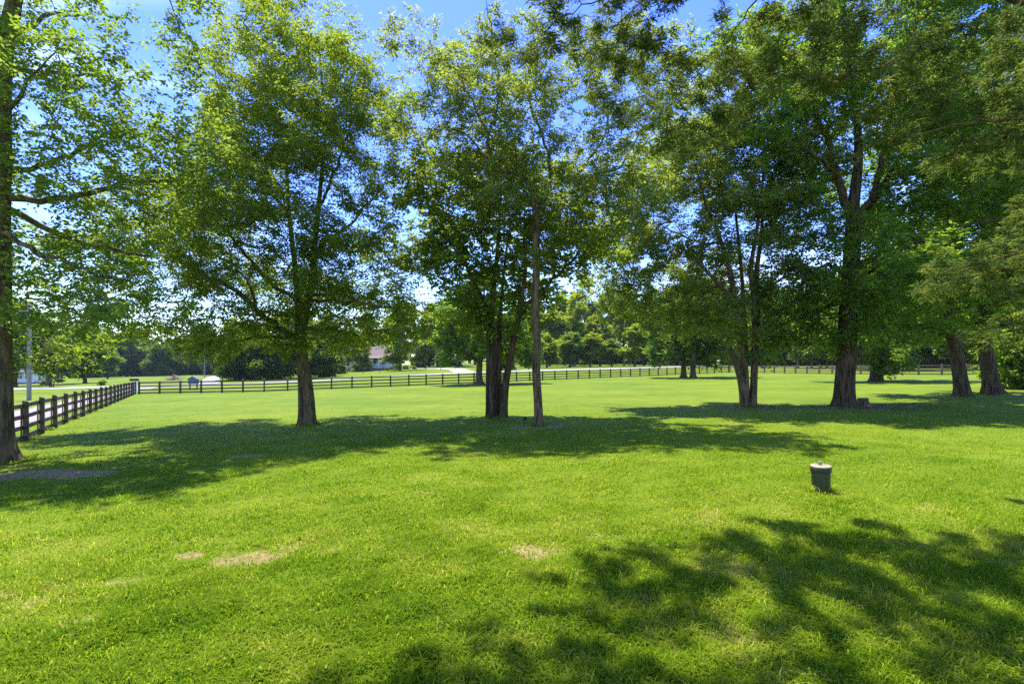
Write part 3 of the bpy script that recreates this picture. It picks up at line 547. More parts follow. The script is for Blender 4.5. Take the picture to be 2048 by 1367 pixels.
TREES.append(dict(name='maple_tree', label='low dense dark green maple in front of the long fence behind the four-stemmed clump', Y=67.8, base=(958, 768),
  stems=[[(958, 768, 0, .50), (958, 745, 0, .42), (960, 710, 0, .36), (963, 670, 0, .26), (966, 620, 0, .14), (968, 575, 0, .03)]],
  limbs=[[(958, 725, 0, .2), (920, 700, 0, .12), (885, 690, 0, .03)], [(960, 720, 0, .2), (1000, 695, -1, .12), (1040, 690, -1, .03)]],
  blobs=[(930, 640, 55, 60), (985, 620, 60, 60), (1030, 680, 50, 45), (905, 700, 36, 28), (960, 700, 70, 28), (1060, 720, 24, 16), (960, 575, 40, 24), (890, 650, 30, 40)],
  bark=BARK_A, leaf=LEAF_C, nattr=600, nleaf=60000, seed=77, depth=5.5, step=.8, ll=.30, lw=.2, spread=.8, sides=10))
for k, (bxp, byp, lab) in enumerate([(1367, 753, 'left tree of the close pair of round trees inside the far bend of the fence'), (1386, 757, 'right tree of the close pair of round trees inside the far bend of the fence')]):
    s = 1 if k else -1
    TREES.append(dict(name='maple_tree', label=lab, Y=79-k*3, base=(bxp, byp),
      stems=[[(bxp, byp, 0, .44), (bxp, byp-20, 0, .38), (bxp+2*s, 700, 0, .32), (bxp+5*s, 660, 0, .2), (bxp+8*s, 590, 0, .03)]],
      limbs=[[(bxp, 720, 0, .15), (bxp+24*s, 695, 0, .1), (bxp+50*s, 680, 0, .03)]],
      blobs=[(bxp+26*s, 690, 52, 36), (bxp+30*s, 640, 55, 50), (bxp+6*s, 600, 50, 40), (bxp+50*s, 715, 30, 18)],
      bark=BARK_A, leaf=LEAF_B, nattr=420, nleaf=40000, seed=83+k, depth=5, step=.8, ll=.30, lw=.19, spread=.8, sides=10))
for t in TREES: photo_tree(cat='tree', **t)

# ------------------------------------------------------------------ kinds of background tree (local metres, copied)
def kind_tree(name, label, cat, loc, stems, limbs, blobs, bark, leaf, nattr, nleaf, seed, ll=.34, lw=.2, depth=4, step=.8, spread=.85, sides=8, low=.6, **kw):
    r = np.random.default_rng(seed); at = blob_points(blobs, nattr, r, depth, (7, .5 if ll > .3 else .15)); at = at[at[:, 2] > low]
    pos, par, rad, nfix, chains, lim, cg = grow(stems, limbs, at, step, seed, iters=45)
    T = thing(name, label, cat, loc, kw.get('group'))
    for ids in chains: MB().tube(pos[ids], rad[ids]*(1+.5*np.exp(-(pos[ids][:, 2]-pos[ids][0, 2])/.4)), sides, True).build('trunk', bark, T, smooth=True)
    V, F = branch_mesh(pos, rad, lim, cg, .012 if ll > .4 else .004); (mesh_obj('branches', V, F, bark, T, smooth=True) if len(cg) > 3 else None)
    thin = np.array([i for i in range(nfix, len(pos)) if rad[i] < .04]); d = pos[thin]-pos[par[thin]]; d /= np.maximum(np.linalg.norm(d, axis=1, keepdims=True), 1e-6)
    V, F, t = leaf_cloud(pos[thin], d, nleaf, ll*1.1, lw*1.15, kw.get('droop', .2), spread, r, 6, .7)
    mesh_obj('crown', V, F, leaf, T, tint=t); return T
def rb(r, n, R0, z0, z1, rs=(.28, .5), top=.5):
    """ring of irregular clumps filling a crown of radius R0 between z0 and z1"""
    out = []
    for i in range(n):
        z = r.uniform(z0, z1); f = (z-z0)/(z1-z0); e = R0*(math.sin(math.pi*min(1, .18+f*.82))**.6 if f > top else (.75+.25*f/top)); e = max(e, R0*.25)
        a = r.uniform(0, 2*math.pi); q = e*r.uniform(.2, .75); s = R0*r.uniform(*rs); out.append((q*math.cos(a), z, s, s*r.uniform(.6, .9), q*math.sin(a), s))
    return out
KR = np.random.default_rng(99)
def at(px, Y, dz=0): x = (px-1024)/1024*Y; return (x, Y, gz(x, Y)+dz)
gW = 'trees of the woods beyond the far road'
woods = kind_tree('woods_tree', 'tall leafy tree standing in the woods beyond the far road', 'tree', at(1150, 152), [[(0, 0, -.2, .28), (.1, 0, 5, .24), (.3, .2, 11, .17), (.2, .3, 16, .09), (.1, .2, 20, .02)]],
  [[(.1, 0, 7, .1), (1.6, 1, 10, .06), (3, 1.8, 12.5, .02)], [(.2, .1, 9, .1), (-1.8, -.8, 12, .06), (-3, -1.4, 14.5, .02)]], rb(KR, 26, 5.0, 3.5, 20), BARK_D, LEAF_G, 420, 19000, 101, ll=.42, lw=.27, group=gW)
round_t = kind_tree('round_tree', 'broad rounded bright green tree standing alone across the road at the left', 'tree', at(170, 100), [[(0, 0, -.2, .32), (0, 0, 1.6, .27), (.1, 0, 4.5, .18), (.1, .1, 9.5, .02)]],
  [[(0, 0, 1.8, .16), (1.8, .5, 3.6, .1), (3.6, .8, 5, .02)], [(0, 0, 2, .16), (-1.8, -.6, 4, .1), (-3.4, -1, 5.5, .02)]], rb(KR, 22, 5.2, 2.2, 10.5), BARK_B, LEAF_B, 420, 26000, 107, ll=.36, lw=.24, low=1.8)
oval = kind_tree('spreading_tree', 'sunlit yellow-green tree rising over the house lawn', 'tree', at(800, 128), [[(0, 0, -.2, .34), (.1, 0, 4, .28), (.3, .2, 9, .18), (.2, .2, 15.5, .02)]],
  [[(.1, 0, 4, .16), (2, .8, 6.5, .1), (4, 1.4, 8.5, .02)], [(.1, 0, 5, .16), (-2, -.8, 7.5, .1), (-4, -1, 9.5, .02)]], rb(KR, 24, 5.6, 3.2, 16), BARK_A, LEAF_G, 480, 23000, 113, ll=.42, lw=.27)
dark = kind_tree('evergreen_tree', 'dark dense evergreen mass beside the side road', 'tree', at(520, 97), [[(0, 0, -.2, .25), (0, 0, 3, .18), (0, 0, 6.5, .02)]], [], rb(KR, 22, 3.4, .7, 6.6, (.3, .5)), BARK_B, LEAF_F, 400, 26000, 127, ll=.36, lw=.16, low=.3)
bush = kind_tree('garden_shrub', 'trimmed light green shrub beside the house porch', 'shrub', at(793, 140), [[(0, 0, -.1, .06), (0, 0, .5, .04), (.1, 0, 1.0, .01)]], [], rb(KR, 9, 1.2, .35, 1.35, (.4, .6)), BARK_B, LEAF_B, 90, 3600, 131, ll=.16, lw=.1, step=.3, spread=.3, low=.1)
EXTRA = [
 # proto, px, Y, scale, zscale, label
 (oval, 560, 150, 1.0, 1.0, 'yellow-green tree rising behind the dark evergreens'), (oval, 470, 135, .85, .9, 'bright tree above the dark evergreens beside the side road'), (oval, 650, 165, 1.1, 1.1, 'tree behind the gap between the evergreens and the house'), (oval, 850, 150, 1.0, .95, 'sunlit tree above the house driveway'), (oval, 735, 172, 1.2, 1.1, 'tall tree rising directly behind the house roof'), (oval, 900, 165, 1.1, 1.0, 'sunlit tree between the house driveway and the dark maple'), (oval, 690, 141, .55, .6, 'small yellow-green tree in front of the house wall'),
 (dark, 470, 96, .95, 1.0, 'dark evergreen nearest the side road'), (dark, 560, 99, 1.1, 1.1, 'dark evergreen seen just left of the double-stemmed trunk'), (dark, 640, 100, 1.15, 1.1, 'dark evergreen seen just right of the double-stemmed trunk'), (dark, 665, 120, .8, .8, 'dark evergreen at the corner of the house lawn'),
 (dark, 1003, 106, .9, .9, 'dark evergreen between the stems of the four-stemmed clump'),
 (oval, 722, 138, .62, .6, 'small yellow-green tree hiding the left half of the house'), (round_t, 790, 146, .5, .55, 'small leafy tree at the right end of the house'), (oval, 915, 150, 1.1, 1.15, 'tall sunlit tree left of the four-stemmed clump'), (oval, 875, 170, 1.2, 1.25, 'tall tree behind the small evergreens of the house driveway'),
 (oval, 610, 185, 1.2, 1.1, 'tall tree far behind the evergreens'), (oval, 800, 190, 1.2, 1.1, 'tall tree right of the house roof in the second row'), (oval, 950, 185, 1.2, 1.1, 'tall tree far behind the dark maple'), (oval, 1020, 175, 1.2, 1.1, 'tall tree at the left end of the far woods'), (oval, 520, 190, 1.2, 1.1, 'tall tree far behind the side road'), (oval, 880, 195, 1.2, 1.0, 'tree at the end of the house driveway'), (dark, 845, 165, 1.2, 1.0, 'dark evergreen at the end of the house driveway'), (dark, 900, 160, 1.2, .9, 'dark evergreen right of the house driveway'), (round_t, 700, 150, .8, .7, 'leafy tree leaning over the left end of the house'),
 (round_t, 95, 92, .9, 1.1, 'leafy tree behind the utility pole at the left'), (round_t, 30, 88, 1.0, 1.35, 'tall tree at the far left behind the boundary trunk'), (round_t, 215, 165, .9, .8, 'small pale tree in front of the blue tree line at the left'),
]
for p, px, Y, s, zs, lab in EXTRA: dup(p, at(px, Y), random.uniform(0, 6), (s, s, zs), lab)
for px, Y, s, lab in [(812, 141, .8, 'second shrub from the porch in the row beside the house'), (775, 137, .6, 'small low shrub against the porch foundation'), (715, 134, 1.5, 'big dark shrub at the left of the porch steps'), (738, 141, .9, 'shrub at the foot of the porch wall right of the steps'), (828, 140, .6, 'dark small shrub at the house driveway'), (203, 84, .55, 'small leafy plant on the verge near the corner of the fence'), (683, 124, 1.3, 'pale green shrub at the edge of the house lawn')]:
    dup(bush, at(px, Y), random.uniform(0, 6), (s, s, s*.9), lab)
# far tree line, left: one by one, alike
gF = 'trees of the blue far tree line'
for i in range(40):
    px = -20+i*16+random.uniform(-5, 5); Y = random.uniform(205, 250); s = random.uniform(.95, 1.35)
    dup(random.choice([dark, dark, dark, round_t]), at(px, Y), random.uniform(0, 6), (s*1.5, s*1.5, s*random.uniform(1.5, 1.9)) if i % 4 else (s*1.2, s*1.2, s*1.2), 'tree in the hazy far tree line beyond the yellow meadow', gF, 'tree')
for o in list(bpy.data.objects):
    if o.get('group') == gF and o.scale[0] > 1 and 'woods' in o.name: o.scale = (1, 1, .8)
for i in range(22):
    dup(dark, at(-30+i*31+random.uniform(-8, 8), random.uniform(262, 285)), random.uniform(0, 6), (2.8, 2.8, random.uniform(1.5, 2.0)), 'tree in the hazy far tree line beyond the yellow meadow', gF, 'tree')
# woods, centre and right
for i in range(42):
    row = i % 3; px = 1045+i*15.5+random.uniform(-9, 9); Y = (134, 158, 186)[row]+random.uniform(-6, 6)+max(0, (px-1300))*.05; s = random.uniform(.9, 1.15)
    dup((oval, woods, oval)[row] if i % 2 else (round_t, oval, woods)[row], at(px, Y), random.uniform(0, 6), (s*(.8, 1.0, 1.3)[row],)*2+(s*(.55, .95, 1.5)[row]*(1.25 if (i % 2 == 0 and row == 0) else 1),), 'tall leafy tree standing in the woods beyond the far road', gW)
for i in range(14):
    px = 1080+i*22+random.uniform(-6, 6); dup(dark, at(px, random.uniform(205, 215)), random.uniform(0, 6), (1.8, 1.8, 1.0), 'dark undergrowth tree deep inside the woods beyond the far road', 'undergrowth of the far woods')
gR = 'trees of the dark woods behind the brown fence'
for i in range(44):
    px = 1520+i*15+random.uniform(-8, 8); Y = random.uniform(88, 135)+max(0, 1750-px)*.25; s = random.uniform(.8, 1.1)
    dup(random.choice([woods, woods, oval, round_t]), at(px, Y), random.uniform(0, 6), (s*1.1, s*1.1, s*random.uniform(.9, 1.3)), 'leafy tree crowded in the dark woods behind the brown fence', gR, 'tree')
for i in range(26):
    px = 1470+i*24+random.uniform(-6, 6); dup(dark, at(px, random.uniform(128, 145)+max(0, 1780-px)*.16), random.uniform(0, 6), (1.5, 1.5, .9), 'dark undergrowth tree behind the brown fence', 'undergrowth behind the brown fence')
dup(bush, at(2030, 37), 1, (1.7, 1.7, 2.2), 'tall pale shrub at the right edge beside the last oak')
dup(bush, at(2060, 36), 2, (1.5, 1.5, 1.9), 'second pale shrub at the right edge, behind the tall one')

# crape myrtle: many slim bare stems under a thin reddish crown
cl = at(103, 80)
kind_tree('crape_myrtle', 'shrub of many slim bare stems and a thin reddish crown beside the road', 'shrub', cl, [[(x*.3, y*.3, -.1, .06), (x*.8, y*.8, 1.6, .045), (x*1.5, y*1.5, 3.4, .03), (x*2.2, y*2.2, 5.4, .01)] for x, y in ((-1, .1), (-.5, .6), (0, -.3), (.5, .3), (1, -.2), (.3, -.7))], [],
  [(-1.2, 5, 1.4, 1.6, 0, 1.4), (1.3, 5.2, 1.5, 1.6, .3, 1.4), (0, 6.4, 1.6, 1.2, 0, 1.4), (2.2, 4, 1, .9, 0, 1), (-1.3, .7, 1, .4, .2, .8), (1.4, .7, 1, .4, -.3, .8)], BARK_A, leaf_mat('leaf_reddish', (.07, .05, .02), (.09, .10, .025), (.10, .15, .03)), 200, 7000, 139, ll=.2, lw=.1, step=.4, spread=.4)

# ------------------------------------------------------------------ fences
def fence(name, label, pts, span, wood, board, every=1, batten=False, out=1, H=1.47, levels=(1.27, .88, .48, .13), posty=.15):
    pts = np.array(pts, float); seg = np.linalg.norm(np.diff(pts, axis=0), axis=1); s = np.concatenate([[0], np.cumsum(seg)])
    n = max(1, int(round(s[-1]/span))); t = np.linspace(0, s[-1], n+1); X = np.interp(t, s, pts[:, 0]); Y = np.interp(t, s, pts[:, 1])
    T = thing(name, label, 'fence', (X[0], Y[0], gz(X[0], Y[0]))); o0 = np.array(T.location)
    h = posty/2; post = None; rr = random.Random(3)
    for i in range(n+1):
        j = min(i, n-1); a = math.atan2(Y[j+1]-Y[j], X[j+1]-X[j])
        if post is None:
            V = [(-h, -h, -.3), (h, -h, -.3), (h, h, -.3), (-h, h, -.3), (-h, -h, H-.05*(out > 0)), (h, -h, H-.05*(out > 0)), (h, h, H-.05*(out < 0)), (-h, h, H-.05*(out < 0))]
            po = MB().add(V, [(3, 2, 1, 0), (4, 5, 6, 7), (0, 1, 5, 4), (1, 2, 6, 5), (2, 3, 7, 6), (3, 0, 4, 7)]).build('post', wood, T); post = po
        else:
            po = post.copy(); COL.objects.link(po); po.parent = T
        po.location = np.array((X[i], Y[i], gz(X[i], Y[i])))-o0; po.rotation_euler = (rr.uniform(-.012, .012), rr.uniform(-.012, .012), a); po.scale = (1, 1, rr.uniform(.985, 1.02))
        nx_, ny_ = -math.sin(a)*out, math.cos(a)*out
        if batten:
            c = np.array((X[i]+nx_*(h+.055), Y[i]+ny_*(h+.055), gz(X[i], Y[i])+.66))-o0
            MB().box(c, (.14, .025, 1.36), a).build('batten', board, T)
    for i in range(0, n, every):
        k = min(n, i+every)
        for L in levels:
            mb = MB()
            for q in range(i, k):
                a = math.atan2(Y[q+1]-Y[q], X[q+1]-X[q]); nx_, ny_ = -math.sin(a)*out*(h+.021), math.cos(a)*out*(h+.021); w = rr.uniform(-.012, .012)
                p = np.array((X[q]+nx_, Y[q]+ny_, gz(X[q], Y[q])+L+w))-o0; e = np.array((X[q+1]+nx_, Y[q+1]+ny_, gz(X[q+1], Y[q+1])+L+w))-o0
                mb.beam(p, e, .036, .145)
            mb.build('rail', board, T)
    return T
fence('wooden_fence', 'dark board fence with slanted post tops running along the driveway at the left', [(-42.6, 57.9), (-16.5, 16.7), (-10, 6.4)], 2.44, WOOD, WOODB, 1, True, -1)
fence('wooden_fence', 'long dark four-board fence crossing behind the lawn along the road', [(-42.4, 58.2), (-28, 57.4), (-12, 67.6), (45, 106.4)], 2.44, WOOD, WOOD, 2, False, 1)
fence('wooden_fence', 'warm brown board fence along the dark woods at the right', [(45.2, 106.2), (52.5, 74), (56.5, 67), (72, 62), (86, 60)], 2.6, WOODR, WOODR, 1, False, -1, posty=.2)

# low wire fence on the house lawn
T = thing('wire_fence', 'low thin post and rail fence on the house lawn behind the road', 'fence', at(700, 112)); o0 = np.array(T.location)
WX = np.linspace(-36, -13, 8); WY = np.linspace(112, 118, 8); bp = MB().box((0, 0, .5), (.09, .09, 1.1)).build('post', WOOD, T)
for i in range(8):
    q = bp if i == 0 else bp.copy()
    if i: COL.objects.link(q); q.parent = T
    q.location = np.array((WX[i], WY[i], gz(WX[i], WY[i])))-o0
mb = MB()
for i in range(7): mb.beam(np.array((WX[i], WY[i]+.07, gz(WX[i], WY[i])+.95))-o0, np.array((WX[i+1], WY[i+1]+.07, gz(WX[i+1], WY[i+1])+.95))-o0, .03, .05)
mb.build('rail', WOOD, T)

# ------------------------------------------------------------------ poles and wires
def pole(label, px, Y, Hh, r):
    T = thing('utility_pole', label, 'pole', at(px, Y))
    MB().tube([(0, 0, -.3), (.02, 0, Hh*.5), (.03, 0, Hh)], [r, r*.9, r*.75], 12).build('shaft', POLEW, T, smooth=True)
    MB().box((.03, -r-.04, Hh-.7), (2.2, .1, .12)).build('crossarm', POLEW, T)
    for x in (-.95, .95): MB().lathe([(.05, 0), (.06, .06), (.03, .12), (.05, .16), (.01, .2)], 8, (x+.03, -r-.04, Hh-.64)).build('insulator', GLASS, T)
    return np.array((T.location.x+.03, Y-r-.04, T.location.z+Hh-.45))
pA = pole('grey weathered utility pole on the grass beyond the left fence', 58, 48.8, 9.2, .19)
pB = pole('thin distant utility pole beside the side road', 409, 126, 8.2, .12)
pC = pole('utility pole far along the road hidden among the trees at the right', 1700, 165, 9, .13)
pD = pole('distant utility pole in front of the left tree line', 120, 170, 8.2, .12)
def wire(label, a, b, sag, r=.014):
    for _ in (0,):
        t = np.linspace(0, 1, 25); P = a[None]*(1-t)[:, None]+b[None]*t[:, None]; P[:, 2] -= sag*4*t*(1-t)
        T = thing('power_line', label, 'wire', P[0]); MB().tube(P-P[0], np.full(25, r), 4).build('cable', WIRE, T)
wire('overhead line from the distant pole to the pole by the left tree line', pB, pD, 1.2, .03)
wire('overhead line running from the distant pole along the road', pB, pC, 2.2, .03)
wire('overhead line from the grey pole to the distant pole', pA, pB, 1.3, .02)

# ------------------------------------------------------------------ houses
def house(label, px, Y, rz, Lx, Ly, wall_h, roof_h, roofm, found=.7, porch=True, rot_copy=None):
    T = thing('house', label, 'house', at(px, Y)); T.rotation_euler = (0, 0, rz); f = found
    MB().box((0, 0, f/2-.4), (Lx-.1, Ly-.1, f+.8)).build('foundation', STONE, T)
    MB().box((0, 0, f+wall_h/2), (Lx, Ly, wall_h)).add([(-Lx/2, -Ly/2, f+wall_h), (-Lx/2, Ly/2, f+wall_h), (-Lx/2, 0, f+wall_h+roof_h-.1), (-Lx/2+.15, -Ly/2, f+wall_h), (-Lx/2+.15, Ly/2, f+wall_h), (-Lx/2+.15, 0, f+wall_h+roof_h-.1), (Lx/2, -Ly/2, f+wall_h), (Lx/2, Ly/2, f+wall_h), (Lx/2, 0, f+wall_h+roof_h-.1), (Lx/2-.15, -Ly/2, f+wall_h), (Lx/2-.15, Ly/2, f+wall_h), (Lx/2-.15, 0, f+wall_h+roof_h-.1)], [(0, 1, 2), (3, 5, 4), (6, 8, 7), (9, 10, 11)]).build('wall', WHITE, T)
    rx = Lx/2+.45; ry = Ly/2+.5; z = f+wall_h; k = roof_h/(Ly/2); d = .2
    V = []
    for x in (-rx, rx): V += [(x, -ry, z-.5*k), (x, 0, z+roof_h), (x, ry, z-.5*k), (x, ry, z-.5*k+d), (x, 0, z+roof_h+d), (x, -ry, z-.5*k+d)]
    rf = MB().add(V, [(0, 1, 4, 5), (1, 2, 3, 4), (6, 11, 10, 7), (7, 10, 9, 8), (5, 4, 10, 11), (4, 3, 9, 10), (0, 6, 7, 1), (1, 7, 8, 2), (0, 5, 11, 6), (2, 8, 9, 3)]).build('roof', roofm, T)
    MB().box((Lx*.25, 1.0, z+roof_h*.9), (.8, .8, 1.8)).build('chimney', STONE, rf)
    fy = -Ly/2
    for x in np.linspace(-Lx/2+1.6, Lx/2-1.6, 5):
        if porch and abs(x-(-1.5)) < .9: continue
        w = MB().box((x, fy-.03, f+1.55), (1.0, .05, 1.5)).build('window', GLASS, T)
        mb = MB()
        for dx in (-.56, .56, 0): mb.box((x+dx, fy-.06, f+1.55), (.12 if dx else .05, .08, 1.7))
        for dz in (-.8, .8, 0): mb.box((x, fy-.065, f+1.55+dz), (1.22, .075, .12 if dz else .05))
        mb.build('frame', WHITE, w)
    if porch:
        MB().box((1.2, fy-1.3, f-.1), (8.0, 2.4, .2)).build('porch_floor', WHITE, T)
        MB().box((1.2, fy-1.25, f-.55), (7.8, 2.2, .7)).build('porch_base', STONE, T)
        V = [(-3.0, fy-2.8, f+2.35), (5.4, fy-2.8, f+2.35), (5.4, fy-.02, f+2.95), (-3.0, fy-.02, f+2.95)]
        MB().add(V+[(a, b, c+.15) for a, b, c in V], [(3, 2, 1, 0), (4, 5, 6, 7), (0, 1, 5, 4), (1, 2, 6, 5), (2, 3, 7, 6), (3, 0, 4, 7)]).build('porch_roof', roofm, T)
        for x in (-2.6, -.9, 1.2, 3.1, 5.0): MB().box((x, fy-2.4, f+1.2), (.16, .16, 2.4)).build('column', WHITE, T)
        mb = MB()
        for x0, x1 in ((-.9, 1.2), (1.2, 3.1), (3.1, 5.0)):
            mb.box(((x0+x1)/2, fy-2.4, f+.95), (x1-x0, .07, .08)); mb.box(((x0+x1)/2, fy-2.4, f+.15), (x1-x0, .07, .08))
            for x in np.arange(x0+.15, x1, .16): mb.box((x, fy-2.4, f+.55), (.05, .05, .75))
        mb.build('railing', WHITE, T)
        st = MB()
        for i in range(5): st.box((-1.75, fy-2.65-i*.3, f-.12-i*.2), (1.5, .3, .08))
        st.build('step', WHITE, T)
        for x in (-2.6, -.9): MB().beam((x, fy-2.5, f+.85), (x, fy-4.3, f-.35), .1, .1).beam((x, fy-2.5, f-.1), (x, fy-4.3, f-1.15), .1, .35).build('stair_rail', WHITE, T)
        MB().box((-1.75, fy-.04, f+1.1), (1.1, .07, 2.2)).build('door', GLASS, T)
    return T
house('white house with a brownish-pink gable roof, front porch and white stair rails', 748, 147, R(-14), 13.5, 8, 2.7, 3.0, ROOF, .9)
house('low white house with a grey roof half hidden behind the far left trees', 36, 112, R(25), 9, 7, 2.3, 2.2, ROOFG, .4, False)

# ------------------------------------------------------------------ small things
T = thing('well_riser', 'squat dark green plastic riser with a pale weathered lid standing in the lawn', 'riser', at(1642, 9.05)); T.rotation_euler = (R(2), R(-3.5), .4); T.scale = (.87, .87, 1.02)
prof = [(.165, -.15), (.165, 0), (.168, .12), (.17, .30), (.176, .36)]
MB().lathe(prof, 32).build('body', GREENP, T, smooth=True)
MB().lathe([(.178, .362), (.190, .366), (.194, .41), (.196, .446), (.186, .45)], 32).build('collar', GREENP, T, smooth=True)
ld = MB().lathe([(.17, .451), (.188, .4515), (.188, .462), (.18, .467), (.10, .480), (.098, .472), (.03, .474)], 32).build('lid', LIDP, T)
MB().lathe([(.034, .475), (.034, .50), (.026, .505), (.026, .517), (.034, .52), (.030, .532), (.02, .535)], 12, (.0, .02, 0)).build('knob', LIDP, ld)
MB().beam((.172, 0, .24), (.21, 0, .24), .012, .012).build('bolt', BLACK, T)

x, y, z = at(1049, 20.3); T = thing('garden_spotlight', 'small black spotlight on a stake in the grass beside the thin trunk', 'spotlight', (x, y, z))
MB().tube([(0, 0, -.1), (0, 0, .22)], [.014, .014], 8).build('stake', BLACK, T)
MB().tube([(-.07, .02, .24), (.0, 0, .27), (.09, -.02, .31)], [.035, .05, .066], 14).tube([(.088, -.02, .3095), (.095, -.0205, .313)], [.05, .05], 14).build('lamp_head', BLACK, T)
MB().box((0, 0, .235), (.03, .05, .05)).build('bracket', BLACK, T)

x, y, z = at(1722, 26.4); lg = 'short cut logs beside the oak'
for k, (dx, dz, ln, rr_, rot, lab) in enumerate([(0, .10, .55, .11, .3, 'lowest near cut log of the little pile beside the big oak'), (.22, .10, .5, .1, .5, 'lower right cut log of the little pile beside the big oak'), (.10, .27, .5, .095, .1, 'topmost cut log of the little pile beside the big oak')]):
    c, s = math.cos(rot), math.sin(rot)
    P = np.array([(-c*ln/2, -s*ln/2, 0), (0, 0, .01), (c*ln/2, s*ln/2, 0)])
    o = MB().tube(P, [rr_, rr_*.95, rr_*1.02], 12, True, np.full(3, .06)).add(*[(v, [tuple(range(11, -1, -1))]) for v in [tube(P, [rr_, rr_*.95, rr_*1.02], 12, False, np.full(3, .06))[0][:12]]][0]).build('cut_log', CUTWOOD, None, (x+dx, y, z+dz), smooth=False)
    tag(o, lab, 'log', lg)

# blue gable-roofed box on two posts behind the fence
T = thing('shelter_box', 'blue-grey gable-roofed box on two posts behind the fence', 'box', at(387, 66)); T.rotation_euler = (0, 0, .15)
b = .62
MB().box((0, 0, 1.0), (1.1, .5, .6)).add([(-.55, -.25, 1.3), (.55, -.25, 1.3), (0, -.25, 1.62), (-.55, .25, 1.3), (.55, .25, 1.3), (0, .25, 1.62)], [(0, 1, 2), (3, 5, 4)]).build('box_body', BLUE, T)
V = [(-.68, -.34, 1.262), (0, -.34, 1.66), (.68, -.34, 1.262), (.68, -.34, 1.31), (0, -.34, 1.71), (-.68, -.34, 1.31)]; V += [(a, .34, c) for a, _, c in V]
MB().add(V, [(0, 1, 4, 5), (1, 2, 3, 4), (6, 11, 10, 7), (7, 10, 9, 8), (5, 4, 10, 11), (4, 3, 9, 10), (0, 6, 7, 1), (1, 7, 8, 2), (0, 5, 11, 6), (2, 8, 9, 3)]).build('roof', BLUE, T)
for xx in (-.42, .42): MB().box((xx, 0, .25), (.12, .12, .9)).build('leg', WOOD, T)
for k, (px, lab) in enumerate([(264, 'black mailbox on a white post, left one at the fence corner'), (273, 'black mailbox on a white post, right one at the fence corner')]):
    T = thing('mailbox', lab, 'mailbox', at(px, 61.5), 'mailboxes at the driveway mouth')
    MB().box((0, 0, .6), (.1, .1, 1.6)).build('post', WHITE, T)
    V = []; n = 9
    for yy in (-.25, .25):
        V += [(-.13, yy, 1.42)]+[(-.13*math.cos(math.pi*i/(n-1)), yy, 1.58+.13*math.sin(math.pi*i/(n-1))) for i in range(n)]+[(.13, yy, 1.42)]
    m_ = n+2; MB().add(V, [tuple(range(m_)), tuple(range(2*m_-1, m_-1, -1))]+[(i, m_+i, m_+(i+1) % m_, (i+1) % m_) for i in range(m_)]).build('box_body', BLACK, T)
# pile of cut brush on the meadow
r = np.random.default_rng(5); mb = MB()
for i in range(80):
    a, b = r.uniform(0, 6.28), r.uniform(0, .9); rad = r.uniform(.1, 1.6); h = (1-rad/1.9)*.9
    c = np.array((rad*math.cos(a), rad*math.sin(a)*.7, r.uniform(.05, max(.1, h)))); d = np.array((math.cos(a+r.normal(0, 1)), math.sin(a+r.normal(0, 1)), r.normal(0, .35)))*r.uniform(.5, 1.2)
    mb.tube([c-d, c+r.normal(0, .1, 3), c+d], [.05, .04, .012], 4)
tag(mb.build('brush_pile', basic('dry_brush', (.20, .15, .11), (.42, .34, .27), 3), None, at(347, 104)), 'pale pile of dry cut brush on the far meadow', 'brush pile')
# fallen stick on the bare patch
sx, sy = -3.45, 6.98; P = np.array([(-.09, .03, .02), (-.02, 0, .03), (.05, -.02, .025), (.12, -.07, .03)])
tag(MB().tube(P, [.006, .008, .007, .004], 6).tube([P[1], P[1]+(.05, .04, .02)], [.005, .003], 5).build('fallen_stick', BARK_B, None, (sx, sy, gz(sx, sy))), 'short dark stick lying on the bare patch of lawn', 'stick')

